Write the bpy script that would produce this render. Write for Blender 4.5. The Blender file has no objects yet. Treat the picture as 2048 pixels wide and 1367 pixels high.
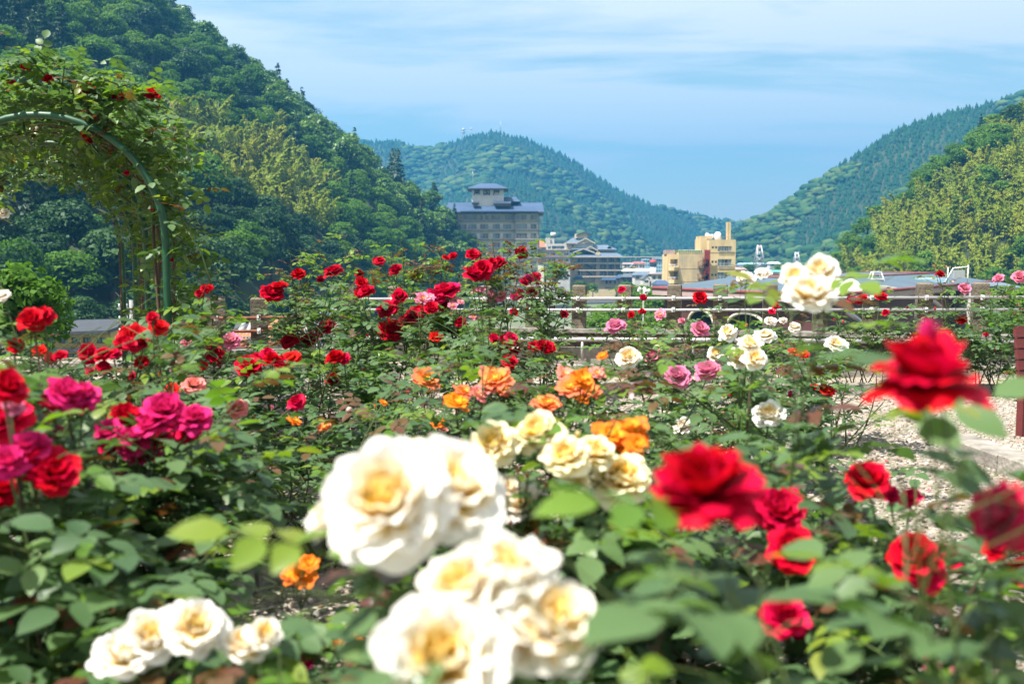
import bpy, bmesh, math, random
import numpy as np
from mathutils import Vector, Matrix, Euler

S = bpy.context.scene
COL = S.collection
RAD = math.radians
rng = np.random.default_rng(11)
random.seed(11)

# ------------------------------------------------------------------ camera
CAM_H = 1.2
FPX, CX, CY, HOR = 1991.0, 1024.0, 683.5, 520.0
PITCH = math.atan((CY - HOR) / FPX)
cam_d = bpy.data.cameras.new('camera')
cam = bpy.data.objects.new('camera', cam_d)
COL.objects.link(cam)
cam_d.sensor_width = 36.0
cam_d.lens = 36.0 * FPX / 2048.0
cam_d.clip_start = 0.05
cam_d.clip_end = 12000
cam.location = (0, 0, CAM_H)
cam.rotation_euler = (math.pi / 2 - PITCH, 0, 0)
cam_d.dof.use_dof = True
cam_d.dof.focus_distance = 9.0
cam_d.dof.aperture_fstop = 3.4
cam_d.dof.aperture_blades = 9
S.camera = cam

# ------------------------------------------------------------------ sun, sky, exposure
SUN_EL, SUN_AZ = 60.0, -120.0          # azimuth measured from straight ahead (+Y), negative = to the left
S.world = bpy.data.worlds.new('World')
S.world.use_nodes = True
wn = S.world.node_tree
wn.nodes.clear()
W = wn.nodes.new
wo = W('ShaderNodeOutputWorld'); bg = W('ShaderNodeBackground'); sk = W('ShaderNodeTexSky')
sk.sky_type = 'NISHITA'; sk.sun_disc = False
sk.sun_elevation = RAD(SUN_EL); sk.sun_rotation = RAD(SUN_AZ)
sk.air_density = 1.0; sk.dust_density = 0.6; sk.ozone_density = 2.0
bg.inputs['Strength'].default_value = 0.112
tc = W('ShaderNodeTexCoord'); sep = W('ShaderNodeSeparateXYZ')
wn.links.new(tc.outputs['Generated'], sep.inputs[0])
zz = W('ShaderNodeMath'); zz.operation = 'ADD'; zz.inputs[1].default_value = 0.16
wn.links.new(sep.outputs['Z'], zz.inputs[0])
zc = W('ShaderNodeMath'); zc.operation = 'MAXIMUM'; zc.inputs[1].default_value = 0.05
wn.links.new(zz.outputs[0], zc.inputs[0])
dx = W('ShaderNodeMath'); dx.operation = 'DIVIDE'
dy = W('ShaderNodeMath'); dy.operation = 'DIVIDE'
wn.links.new(sep.outputs['X'], dx.inputs[0]); wn.links.new(zc.outputs[0], dx.inputs[1])
wn.links.new(sep.outputs['Y'], dy.inputs[0]); wn.links.new(zc.outputs[0], dy.inputs[1])
cmb = W('ShaderNodeCombineXYZ')
wn.links.new(dx.outputs[0], cmb.inputs[0]); wn.links.new(dy.outputs[0], cmb.inputs[1])
n1 = W('ShaderNodeTexNoise'); n1.inputs['Scale'].default_value = 0.85; n1.inputs['Detail'].default_value = 7
n1.inputs['Roughness'].default_value = 0.60; n1.inputs['Distortion'].default_value = 0.35
mp = W('ShaderNodeMapping'); mp.inputs['Location'].default_value = (3.35, 7.1, 0); mp.inputs['Scale'].default_value = (0.9, 2.4, 1)
wn.links.new(cmb.outputs[0], mp.inputs[0]); wn.links.new(mp.outputs[0], n1.inputs['Vector'])
cr = W('ShaderNodeValToRGB')
cr.color_ramp.elements[0].position = 0.39; cr.color_ramp.elements[0].color = (0.17, 0.17, 0.17, 1)
cr.color_ramp.elements[1].position = 0.55; cr.color_ramp.elements[1].color = (1, 1, 1, 1)
wn.links.new(n1.outputs['Fac'], cr.inputs[0])
# thin veil that thickens with height above the valley
veil = W('ShaderNodeMapRange'); veil.inputs['From Min'].default_value = 0.0; veil.inputs['From Max'].default_value = 0.30
veil.inputs['To Min'].default_value = 0.55; veil.inputs['To Max'].default_value = 1.0
wn.links.new(sep.outputs['Z'], veil.inputs[0])
mu = W('ShaderNodeMath'); mu.operation = 'MULTIPLY'
wn.links.new(cr.outputs[0], mu.inputs[0]); wn.links.new(veil.outputs[0], mu.inputs[1])
mixc = W('ShaderNodeMix'); mixc.data_type = 'RGBA'
mixc.inputs['B'].default_value = (3.9, 3.75, 3.55, 1)
tint = W('ShaderNodeMix'); tint.data_type = 'RGBA'; tint.blend_type = 'MULTIPLY'; tint.inputs[0].default_value = 1.0
tint.inputs['B'].default_value = (0.72, 0.66, 0.47, 1)
wn.links.new(sk.outputs[0], tint.inputs['A'])
wn.links.new(mu.outputs[0], mixc.inputs[0]); wn.links.new(tint.outputs['Result'], mixc.inputs['A'])
wn.links.new(mixc.outputs['Result'], bg.inputs['Color']); wn.links.new(bg.outputs[0], wo.inputs[0])

sun_d = bpy.data.lights.new('sun', 'SUN'); sun_d.energy = 4.8; sun_d.angle = RAD(0.5); sun_d.color = (1.0, 0.955, 0.88)
sun = bpy.data.objects.new('sun', sun_d); COL.objects.link(sun)
sdir = Vector((math.sin(RAD(SUN_AZ)) * math.cos(RAD(SUN_EL)), math.cos(RAD(SUN_AZ)) * math.cos(RAD(SUN_EL)), math.sin(RAD(SUN_EL))))
sun.rotation_euler = sdir.to_track_quat('Z', 'Y').to_euler()
sun.location = (-40, 40, 90)
S.view_settings.view_transform = 'Standard'
S.view_settings.look = 'None'
S.view_settings.gamma = 1.0
S.view_settings.use_curve_mapping = False
S.view_settings.exposure = 1.7
S.render.engine = 'CYCLES'
S.cycles.use_denoising = True
S.cycles.max_bounces = 8
S.cycles.diffuse_bounces = 4
S.cycles.transmission_bounces = 4
S.cycles.volume_bounces = 0
S.cycles.transparent_max_bounces = 8
S.cycles.caustics_reflective = False
S.cycles.caustics_refractive = False
S.cycles.sample_clamp_indirect = 6

# ------------------------------------------------------------------ helpers
def P(px, py, Y):
    """world point at forward distance Y that the photograph shows at pixel (px, py) of 2048 x 1367"""
    rx, ry = (px - CX) / FPX, -(py - CY) / FPX
    d = Vector((rx, math.cos(PITCH) + ry * math.sin(PITCH), -math.sin(PITCH) + ry * math.cos(PITCH)))
    t = Y / d.y
    return Vector((0, 0, CAM_H)) + d * t

def ground(px, py, z=0.0):
    rx, ry = (px - CX) / FPX, -(py - CY) / FPX
    d = Vector((rx, math.cos(PITCH) + ry * math.sin(PITCH), -math.sin(PITCH) + ry * math.cos(PITCH)))
    t = (z - CAM_H) / d.z
    return Vector((0, 0, CAM_H)) + d * t

def proj(p):
    x, y, z = p[0], p[1], p[2] - CAM_H
    f = y * math.cos(PITCH) - z * math.sin(PITCH)
    u = y * math.sin(PITCH) + z * math.cos(PITCH)
    return CX + FPX * x / f, CY - FPX * u / f

def tag(o, label=None, cat=None, group=None, kind=None):
    if label: o['label'] = label
    if cat: o['category'] = cat
    if group: o['group'] = group
    if kind: o['kind'] = kind
    return o

def empty(name, loc=(0, 0, 0), rz=0.0):
    o = bpy.data.objects.new(name, None)
    o.empty_display_size = 0.1
    o.location = loc; o.rotation_euler = (0, 0, rz)
    COL.objects.link(o)
    return o

def link(name, me, parent=None, loc=None, rot=None, scale=None):
    o = bpy.data.objects.new(name, me)
    if parent is not None: o.parent = parent
    if loc is not None: o.location = loc
    if rot is not None: o.rotation_euler = rot
    if scale is not None: o.scale = scale if hasattr(scale, '__len__') else (scale,) * 3
    COL.objects.link(o)
    return o

def copy_tree(o, parent=None):
    c = o.copy()
    COL.objects.link(c)
    c.parent = parent
    for ch in o.children: copy_tree(ch, c)
    return c

def np_mesh(name, verts, faces, mat, smooth=False, attrs=None):
    """verts (n,3); faces (m,3) or (m,4) array; attrs: dict name -> per-vertex float array"""
    me = bpy.data.meshes.new(name)
    verts = np.asarray(verts, dtype=np.float32); faces = np.asarray(faces, dtype=np.int32)
    m, k = faces.shape
    me.vertices.add(len(verts)); me.vertices.foreach_set('co', verts.ravel())
    me.loops.add(m * k); me.loops.foreach_set('vertex_index', faces.ravel())
    me.polygons.add(m)
    me.polygons.foreach_set('loop_start', np.arange(0, m * k, k, dtype=np.int32))
    me.polygons.foreach_set('loop_total', np.full(m, k, dtype=np.int32))
    if smooth: me.polygons.foreach_set('use_smooth', np.ones(m, dtype=bool))
    if attrs:
        for an, av in attrs.items():
            a = me.attributes.new(an, 'FLOAT', 'POINT'); a.data.foreach_set('value', np.asarray(av, dtype=np.float32))
    me.update(calc_edges=True)
    if mat is not None: me.materials.append(mat)
    return me

class MB:
    """collects primitives into ONE mesh (several material slots allowed)"""
    def __init__(self): self.v = []; self.f = []; self.mi = []; self.mats = []; self.sm = []
    def slot(self, m):
        if m not in self.mats: self.mats.append(m)
        return self.mats.index(m)
    def add(self, vs, fs, m, smooth=False):
        b = len(self.v); s = self.slot(m)
        self.v += [tuple(v) for v in vs]
        for f in fs: self.f.append(tuple(b + i for i in f)); self.mi.append(s); self.sm.append(smooth)
        return self
    def box(self, c, size, m, rz=0.0, M=None):
        hx, hy, hz = size[0] / 2, size[1] / 2, size[2] / 2
        vs = [Vector((x, y, z)) for z in (-hz, hz) for y in (-hy, hy) for x in (-hx, hx)]
        if rz: R = Matrix.Rotation(rz, 3, 'Z'); vs = [R @ v for v in vs]
        if M: vs = [M @ v for v in vs]
        vs = [v + Vector(c) for v in vs]
        return self.add(vs, [(0, 2, 3, 1), (4, 5, 7, 6), (0, 1, 5, 4), (2, 6, 7, 3), (0, 4, 6, 2), (1, 3, 7, 5)], m)
    def prism(self, pts, z0, z1, m):
        """vertical prism from a counter-clockwise outline [(x, y)], z may be lists"""
        n = len(pts)
        a = z0 if hasattr(z0, '__len__') else [z0] * n
        b = z1 if hasattr(z1, '__len__') else [z1] * n
        vs = [(p[0], p[1], a[i]) for i, p in enumerate(pts)] + [(p[0], p[1], b[i]) for i, p in enumerate(pts)]
        fs = [tuple(range(n - 1, -1, -1)), tuple(range(n, 2 * n))] + [(i, (i + 1) % n, n + (i + 1) % n, n + i) for i in range(n)]
        return self.add(vs, fs, m)
    def tube(self, path, r, m, n=8, caps=True):
        path = [Vector(p) for p in path]
        rs = r if hasattr(r, '__len__') else [r] * len(path)
        vs = []; fs = []
        up = Vector((0, 0, 1))
        for i, p in enumerate(path):
            t = (path[min(i + 1, len(path) - 1)] - path[max(i - 1, 0)]).normalized()
            a = t.cross(up)
            if a.length < 0.05: a = t.cross(Vector((1, 0, 0)))
            a.normalize(); b = t.cross(a).normalized()
            for k in range(n):
                w = 2 * math.pi * k / n
                vs.append(p + (a * math.cos(w) + b * math.sin(w)) * rs[i])
        for i in range(len(path) - 1):
            for k in range(n):
                fs.append((i * n + k, i * n + (k + 1) % n, (i + 1) * n + (k + 1) % n, (i + 1) * n + k))
        if caps:
            fs.append(tuple(range(n))[::-1]); fs.append(tuple(range((len(path) - 1) * n, len(path) * n)))
        return self.add(vs, fs, m, True)
    def mesh(self, name):
        me = bpy.data.meshes.new(name)
        me.from_pydata(self.v, [], self.f)
        for m in self.mats: me.materials.append(m)
        me.polygons.foreach_set('material_index', self.mi)
        me.polygons.foreach_set('use_smooth', self.sm)
        me.update()
        return me
    def build(self, name, parent=None, loc=None, rot=None):
        return link(name, self.mesh(name), parent, loc, rot)

# ------------------------------------------------------------------ materials
def new_mat(name):
    m = bpy.data.materials.new(name); m.use_nodes = True
    nt = m.node_tree; nt.nodes.clear()
    return m, nt, nt.nodes.new, nt.links.new

def flat(name, col, rough=0.7, var=0.25, scale=4.0, metallic=0.0, bump=0.0, col2=None, spec=0.3, stretch=(1, 1, 1)):
    """painted / mineral surface: base colour broken up with two octaves of noise"""
    m, nt, N, L = new_mat(name)
    o = N('ShaderNodeOutputMaterial'); b = N('ShaderNodeBsdfPrincipled')
    t = N('ShaderNodeTexCoord'); mp_ = N('ShaderNodeMapping'); mp_.inputs['Scale'].default_value = stretch
    L(t.outputs['Object'], mp_.inputs[0])
    n = N('ShaderNodeTexNoise'); n.inputs['Scale'].default_value = scale; n.inputs['Detail'].default_value = 8; n.inputs['Roughness'].default_value = 0.65
    L(mp_.outputs[0], n.inputs['Vector'])
    r = N('ShaderNodeValToRGB'); e = r.color_ramp.elements
    c2 = col2 if col2 else tuple(c * (1 - var) for c in col)
    e[0].position = 0.32; e[0].color = (*c2, 1)
    e[1].position = 0.66; e[1].color = (*[min(1, c * (1 + var * 0.4)) for c in col], 1)
    L(n.outputs['Fac'], r.inputs[0]); L(r.outputs[0], b.inputs['Base Color'])
    b.inputs['Roughness'].default_value = rough; b.inputs['Metallic'].default_value = metallic
    b.inputs['Specular IOR Level'].default_value = spec
    if bump:
        bp = N('ShaderNodeBump'); bp.inputs['Strength'].default_value = bump; bp.inputs['Distance'].default_value = 0.02
        n2 = N('ShaderNodeTexNoise'); n2.inputs['Scale'].default_value = scale * 6; n2.inputs['Detail'].default_value = 6
        L(mp_.outputs[0], n2.inputs['Vector']); L(n2.outputs['Fac'], bp.inputs['Height']); L(bp.outputs[0], b.inputs['Normal'])
    L(b.outputs[0], o.inputs[0])
    return m

def leafy(name, cols, trans=0.35, rough=0.45, spec=0.35, attr='rnd', obj=True, tboost=1.5):
    """leaf surface: colour picked per leaf (attribute) and per plant (object random), light passes through it"""
    m, nt, N, L = new_mat(name)
    o = N('ShaderNodeOutputMaterial'); b = N('ShaderNodeBsdfPrincipled'); tr = N('ShaderNodeBsdfTranslucent'); mx = N('ShaderNodeMixShader')
    a = N('ShaderNodeAttribute'); a.attribute_name = attr
    oi = N('ShaderNodeObjectInfo')
    s = N('ShaderNodeMath'); s.operation = 'MULTIPLY_ADD'; s.inputs[1].default_value = 0.55 if obj else 0.0
    L(oi.outputs['Random'], s.inputs[0])
    s2 = N('ShaderNodeMath'); s2.operation = 'MULTIPLY'; s2.inputs[1].default_value = 0.45 if obj else 1.0
    L(a.outputs['Fac'], s2.inputs[0]); L(s2.outputs[0], s.inputs[2])
    r = N('ShaderNodeValToRGB'); e = r.color_ramp.elements
    while len(e) < len(cols): e.new(0.5)
    for i, c in enumerate(cols):
        e[i].position = i / (len(cols) - 1); e[i].color = (*c, 1)
    L(s.outputs[0], r.inputs[0]); L(r.outputs[0], b.inputs['Base Color'])
    br = N('ShaderNodeMix'); br.data_type = 'RGBA'; br.blend_type = 'MULTIPLY'; br.inputs[0].default_value = 1
    br.inputs['B'].default_value = (tboost * 1.05, tboost * 1.15, tboost * 0.5, 1)
    L(r.outputs[0], br.inputs['A']); L(br.outputs['Result'], tr.inputs['Color'])
    b.inputs['Roughness'].default_value = rough; b.inputs['Specular IOR Level'].default_value = spec
    mx.inputs[0].default_value = trans
    L(b.outputs[0], mx.inputs[1]); L(tr.outputs[0], mx.inputs[2]); L(mx.outputs[0], o.inputs[0])
    return m

M = {}
M['bark'] = flat('bark', (0.10, 0.075, 0.05), 0.9, 0.4, 3)
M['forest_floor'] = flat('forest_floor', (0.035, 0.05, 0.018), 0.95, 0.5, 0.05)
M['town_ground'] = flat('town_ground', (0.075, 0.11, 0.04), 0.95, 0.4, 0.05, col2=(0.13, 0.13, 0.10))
M['broadleaf'] = leafy('broadleaf', [(0.026, 0.070, 0.012), (0.050, 0.118, 0.013), (0.080, 0.160, 0.014), (0.125, 0.205, 0.018)], 0.32, spec=0.10, rough=0.6)
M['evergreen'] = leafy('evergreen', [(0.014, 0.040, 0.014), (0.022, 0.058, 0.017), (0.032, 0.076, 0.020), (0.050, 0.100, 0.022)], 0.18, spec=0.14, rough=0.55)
M['bamboo'] = leafy('bamboo', [(0.14, 0.20, 0.018), (0.19, 0.245, 0.022), (0.235, 0.265, 0.025), (0.27, 0.25, 0.030)], 0.3, spec=0.1)
M['cedar'] = leafy('cedar', [(0.012, 0.035, 0.014), (0.020, 0.048, 0.016), (0.028, 0.060, 0.018)], 0.10, spec=0.08)
# ------------------------------------------------------------------ terrain
FENCE_Y = 10.3
def smooth01(t): t = np.clip(t, 0, 1); return t * t * (3 - 2 * t)
def town_z(x, y):
    """garden terrace, retaining bank, then the valley floor that sinks slowly"""
    return -0.35 - 8.5 * smooth01((y - 12.6) / 22.0) - 7.0 * smooth01((y - 40) / 260.0)

xs = np.concatenate([np.linspace(-4000, -160, 16), np.linspace(-150, 150, 61), np.linspace(160, 4000, 16)])
ys = np.concatenate([np.linspace(-60, 11.6, 6), np.linspace(12.4, 60, 34), np.linspace(64, 400, 40), np.linspace(420, 7000, 30)])
gx, gy = np.meshgrid(xs, ys)
gz = town_z(gx, gy)
nv, nu = gx.shape
idx = np.arange(nv * nu).reshape(nv, nu)
fq = np.stack([idx[:-1, :-1], idx[:-1, 1:], idx[1:, 1:], idx[1:, :-1]], -1).reshape(-1, 4)
tag(link('terrain', np_mesh('terrain', np.stack([gx, gy, gz], -1).reshape(-1, 3), fq, M['town_ground'], True)), kind='structure')

def vnoise(x, y, seed=0, f=1.0):
    """cheap smooth value noise, -1..1"""
    r = np.random.default_rng(seed); tab = r.uniform(-1, 1, (64, 64))
    x = x * f; y = y * f
    xi = np.floor(x).astype(int); yi = np.floor(y).astype(int)
    fx = smooth01(x - xi); fy = smooth01(y - yi)
    g = lambda a, b: tab[a % 64, b % 64]
    return (g(xi, yi) * (1 - fx) + g(xi + 1, yi) * fx) * (1 - fy) + (g(xi, yi + 1) * (1 - fx) + g(xi + 1, yi + 1) * fx) * fy

class Hill:
    """a hillside between a foot line and a ridge line, both in world space, then falling away behind the ridge"""
    def __init__(self, name, cols, tree_h, seed, rough=6.0, bulge=0.92, back=0.6):
        # cols: (px, ridge_py, ridge_d, foot_d)
        self.seed, self.rough, self.bulge, self.back = seed, rough, bulge, back
        c = np.array(cols, float)
        self.u = c[:, 0]
        R = np.array([list(P(a, b, d) - Vector((0, 0, tree_h))) for a, b, d, f in cols])
        F = np.array([[(a - CX) / FPX * f, f, float(town_z(0, f)) - 2.0] for a, b, d, f in cols])
        self.R, self.F, self.name = R, F, name
    def at(self, u, s):
        u = np.asarray(u, float); s = np.asarray(s, float)
        R = np.stack([np.interp(u, self.u, self.R[:, k]) for k in range(3)], -1)
        F = np.stack([np.interp(u, self.u, self.F[:, k]) for k in range(3)], -1)
        p = F + (R - F) * s[..., None]
        zs = np.where(s <= 1, np.power(np.clip(s, 0, 1), self.bulge), 1 - (s - 1) * self.back - 1.5 * (s - 1) ** 2)
        z = F[..., 2] + (R[..., 2] - F[..., 2]) * zs
        env = np.clip(s * 3, 0, 1) * np.clip((1.05 - s) * 4, 0.12, 1)
        L = max(1.0, np.mean(self.R[:, 1]) / 6)
        z = z + env * self.rough * (vnoise(p[..., 0], p[..., 1], self.seed, 1 / L) + 0.5 * vnoise(p[..., 0], p[..., 1], self.seed + 1, 2.3 / L))
        p[..., 2] = z
        return p
    def build(self, mat, nu=90, ns=50):
        u = np.linspace(self.u[0], self.u[-1], nu); s = np.linspace(0, 1.5, ns)
        uu, ss = np.meshgrid(u, s)
        p = self.at(uu, ss)
        ix = np.arange(nu * ns).reshape(ns, nu)
        f = np.stack([ix[:-1, :-1], ix[:-1, 1:], ix[1:, 1:], ix[1:, :-1]], -1).reshape(-1, 4)
        return tag(link(self.name, np_mesh(self.name, p.reshape(-1, 3), f, mat, True)), kind='structure')
    def scatter(self, n, dmin, smax=1.06, seed=1):
        """random points, roughly even over the ground, no two closer than dmin"""
        r = np.random.default_rng(seed)
        u = r.uniform(self.u[0], self.u[-1], n * 4); s = r.uniform(0.0, smax, n * 4)
        p = self.at(u, s)
        keep = []; grid = {}
        for i in range(len(p)):
            a, b = int(p[i, 0] // dmin), int(p[i, 1] // dmin)
            ok = True
            for da in (-1, 0, 1):
                for db in (-1, 0, 1):
                    for j in grid.get((a + da, b + db), ()):
                        if (p[i, 0] - p[j, 0]) ** 2 + (p[i, 1] - p[j, 1]) ** 2 < dmin * dmin: ok = False; break
                    if not ok: break
                if not ok: break
            if ok:
                grid.setdefault((a, b), []).append(i); keep.append(i)
                if len(keep) >= n: break
        return p[keep], s[keep]

hillL = Hill('hill', [(-420, -420, 330, 95), (-200, -290, 335, 95), (0, -170, 340, 98), (310, 0, 345, 112), (430, 82, 345, 125), (545, 168, 345, 145), (650, 255, 345, 172),
                      (730, 300, 345, 200), (830, 372, 345, 240), (900, 428, 345, 280), (950, 485, 345, 315), (985, 540, 345, 335)], 7.0, 3, 5.0)
hillR = Hill('hill', [(1640, 545, 300, 290), (1670, 505, 300, 270), (1700, 468, 300, 262), (1760, 412, 300, 235), (1820, 368, 300, 215), (1900, 312, 300, 200), (1960, 262, 300, 195), (2048, 222, 300, 190), (2250, 150, 300, 185)], 7.0, 13, 4.0)
hillRF = Hill('hill', [(1400, 500, 900, 890), (1470, 455, 900, 830), (1540, 412, 900, 740), (1600, 375, 900, 660), (1700, 300, 900, 560), (1790, 245, 900, 500), (1880, 215, 900, 470), (2048, 178, 900, 450), (2300, 90, 900, 440)], 8.0, 23, 14.0)
hillM = Hill('mountain', [(560, 330, 1500, 820), (720, 278, 1500, 830), (790, 278, 1480, 840), (850, 296, 1460, 850), (895, 284, 1450, 850), (940, 266, 1440, 850), (985, 256, 1440, 850), (1040, 266, 1440, 860), (1100, 290, 1440, 880),
                          (1160, 320, 1450, 900), (1230, 366, 1470, 950), (1300, 396, 1500, 1050), (1400, 420, 1550, 1200), (1480, 438, 1600, 1350), (1560, 470, 1620, 1500)], 9.0, 33, 26.0)
hillB = Hill('mountain', [(1300, 440, 2800, 2000), (1400, 432, 2800, 2000), (1450, 440, 2800, 2000), (1500, 436, 2800, 2000), (1560, 430, 2800, 2000), (1700, 440, 2800, 2000)], 9.0, 43, 30.0)
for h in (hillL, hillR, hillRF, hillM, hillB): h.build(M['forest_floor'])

# ------------------------------------------------------------------ tree meshes (shared by every tree of the kind)
def cards(cen, nor, size, asp, r, rnd, bend=0.25):
    """leaf sprays: one bent quad each -> verts, faces, attr"""
    n = len(cen)
    nor = nor / np.linalg.norm(nor, axis=1, keepdims=True)
    t = r.normal(size=(n, 3)); t -= nor * np.sum(t * nor, 1, keepdims=True); t /= np.linalg.norm(t, axis=1, keepdims=True)
    b = np.cross(nor, t)
    s = size[:, None]; w = (size * asp)[:, None]
    v = np.empty((n, 4, 3))
    v[:, 0] = cen - t * s * 0.5
    v[:, 1] = cen + b * w * 0.5 + nor * s * bend * 0.3
    v[:, 2] = cen + t * s * 0.55 - nor * s * bend
    v[:, 3] = cen - b * w * 0.5 + nor * s * bend * 0.3
    f = np.arange(n * 4).reshape(n, 4)
    return v.reshape(-1, 3), f, np.repeat(rnd, 4)

def crown_broad(seed, blobs=24, per=120, R=4.4, H=7.5, z0=2.6, leaf=0.52):
    r = np.random.default_rng(seed)
    C = []; N_ = []; RN = []
    for k in range(blobs):
        a = r.uniform(0, 2 * math.pi); q = math.sqrt(r.uniform(0, 1)); h = r.uniform(0, 1)
        rr = R * 0.72 * q * (1 - 0.55 * h * h)
        c = np.array([rr * math.cos(a), rr * math.sin(a), z0 + H * (0.18 + 0.66 * h) * (1 - 0.25 * q)])
        rb = R * r.uniform(0.24, 0.42)
        d = r.normal(size=(per, 3)); d[:, 2] = d[:, 2] * 0.9 + 0.45; d /= np.linalg.norm(d, axis=1, keepdims=True)
        pos = c + d * np.array([1.15, 1.15, 0.62]) * rb * r.uniform(0.72, 1.08, (per, 1))
        C.append(pos); N_.append(d * np.array([0.8, 0.8, 1.0]) + r.normal(size=(per, 3)) * 0.42 + np.array([0, 0, 0.35]))
        RN.append(np.clip(r.normal(0.5, 0.22, per) + r.normal(0, 0.12), 0, 1))
    C = np.concatenate(C); N_ = np.concatenate(N_); RN = np.concatenate(RN)
    return cards(C, N_, leaf * r.uniform(0.6, 1.25, len(C)), r.uniform(0.5, 0.85, len(C)), r, RN)

def crown_bamboo(seed, n_culm=12, per=330, H=11.0):
    r = np.random.default_rng(seed)
    C = []; N_ = []; RN = []
    for k in range(n_culm):
        a = r.uniform(0, 2 * math.pi); b0 = np.array([math.cos(a), math.sin(a), 0]) * r.uniform(0, 1.7)
        lean = np.array([math.cos(a), math.sin(a), 0]) + r.normal(size=3) * 0.5; lean[2] = 0
        h = H * r.uniform(0.78, 1.08)
        t = np.sqrt(r.uniform(0.10, 1.0, per))
        ax = b0 + lean * (t[:, None] ** 3) * 1.9 + np.array([0, 0, 1]) * (h * (t - 0.16 * t ** 4))[:, None]
        rad = (1.35 * np.sin(np.clip(t * 1.15, 0, 1) * math.pi) ** .7 + 0.30) * r.uniform(0.2, 1.0, per)
        w = r.uniform(0, 2 * math.pi, per)
        off = np.stack([np.cos(w), np.sin(w), -0.35 * np.ones(per)], -1) * rad[:, None]
        C.append(ax + off)
        N_.append(off / (rad[:, None] + .01) * 0.8 + np.array([0, 0, 0.75]) + r.normal(size=(per, 3)) * 0.2)
        RN.append(np.clip(r.normal(0.5, 0.10, per) + r.normal(0, 0.2), 0, 1))
    C = np.concatenate(C); N_ = np.concatenate(N_); RN = np.concatenate(RN)
    return cards(C, N_, 0.46 * r.uniform(0.6, 1.3, len(C)), r.uniform(0.45, 0.75, len(C)), r, RN, 0.4)

def crown_cedar(seed, n=1000, H=14.0, R=2.5):
    r = np.random.default_rng(seed)
    t = 1 - np.sqrt(r.uniform(0, 1, n)); t = 0.1 + 0.9 * t
    lay = np.floor(t * 15) / 15.0
    rad = R * (1.02 - lay) ** 0.8 * r.uniform(0.35, 1.08, n)
    w = r.uniform(0, 2 * math.pi, n); rad = rad * (1 + 0.25 * np.sin(3 * w + lay * 40))
    C = np.stack([np.cos(w) * rad, np.sin(w) * rad, H * (lay + 0.02) - rad * 0.28 + r.normal(0, 0.14, n)], -1)
    N_ = np.stack([np.cos(w) * 0.7, np.sin(w) * 0.7, np.full(n, 0.9)], -1) + r.normal(size=(n, 3)) * 0.3
    return cards(C, N_, 0.75 * r.uniform(0.6, 1.2, n), r.uniform(0.45, 0.8, n), r, np.clip(r.normal(.5, .25, n), 0, 1), 0.4)

CROWN = {'broad': [], 'bamboo': [], 'cedar': [], 'evergreen': []}
for k in range(7): CROWN['broad'].append(np_mesh('crown', *crown_broad(100 + k)[:2], M['broadleaf'], attrs={'rnd': crown_broad(100 + k)[2]}))
for k in range(5): CROWN['bamboo'].append(np_mesh('crown', *crown_bamboo(200 + k)[:2], M['bamboo'], attrs={'rnd': crown_bamboo(200 + k)[2]}))
for k in range(4): CROWN['cedar'].append(np_mesh('crown', *crown_cedar(300 + k)[:2], M['cedar'], attrs={'rnd': crown_cedar(300 + k)[2]}))
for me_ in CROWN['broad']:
    c_ = me_.copy(); c_.name = 'crown'; c_.materials.clear(); c_.materials.append(M['evergreen']); CROWN['evergreen'].append(c_)  # the same broadleaf crowns again in a darker leaf colour
def trunk_mesh(h, r0, limbs, seed):
    r = random.Random(seed); b = MB()
    b.tube([(0, 0, -0.8), (0.08, 0.05, h * 0.4), (-0.05, 0.1, h)], [r0 * 1.3, r0, r0 * 0.35], M['bark'], 7)
    for i in range(limbs):
        a = r.uniform(0, 6.28); z = h * r.uniform(0.4, 0.75); l = r.uniform(1.5, 2.8)
        b.tube([(0, 0, z), (math.cos(a) * l * .6, math.sin(a) * l * .6, z + l * .5), (math.cos(a) * l, math.sin(a) * l, z + l * 1.1)], [r0 * .45, r0 * .3, r0 * .1], M['bark'], 5)
    return b.mesh('trunk')
TRUNK = {'broad': trunk_mesh(7.5, 0.24, 5, 1), 'cedar': trunk_mesh(13.2, 0.2, 0, 2)}
def culm_mesh():
    r = random.Random(5); b = MB()
    m = flat('bamboo_culm', (0.16, 0.19, 0.06), 0.5, 0.2, 3)
    for i in range(7):
        a = r.uniform(0, 6.28); q = r.uniform(0.2, 1.7)
        b.tube([(math.cos(a) * q, math.sin(a) * q, -0.8), (math.cos(a) * q * 1.1, math.sin(a) * q * 1.1, 4.5), (math.cos(a) * (q + .9), math.sin(a) * (q + .9), 8.6)], [0.06, 0.05, 0.02], m, 5)
    return b.mesh('culms')
TRUNK['bamboo'] = culm_mesh(); TRUNK['evergreen'] = TRUNK['broad']

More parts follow.
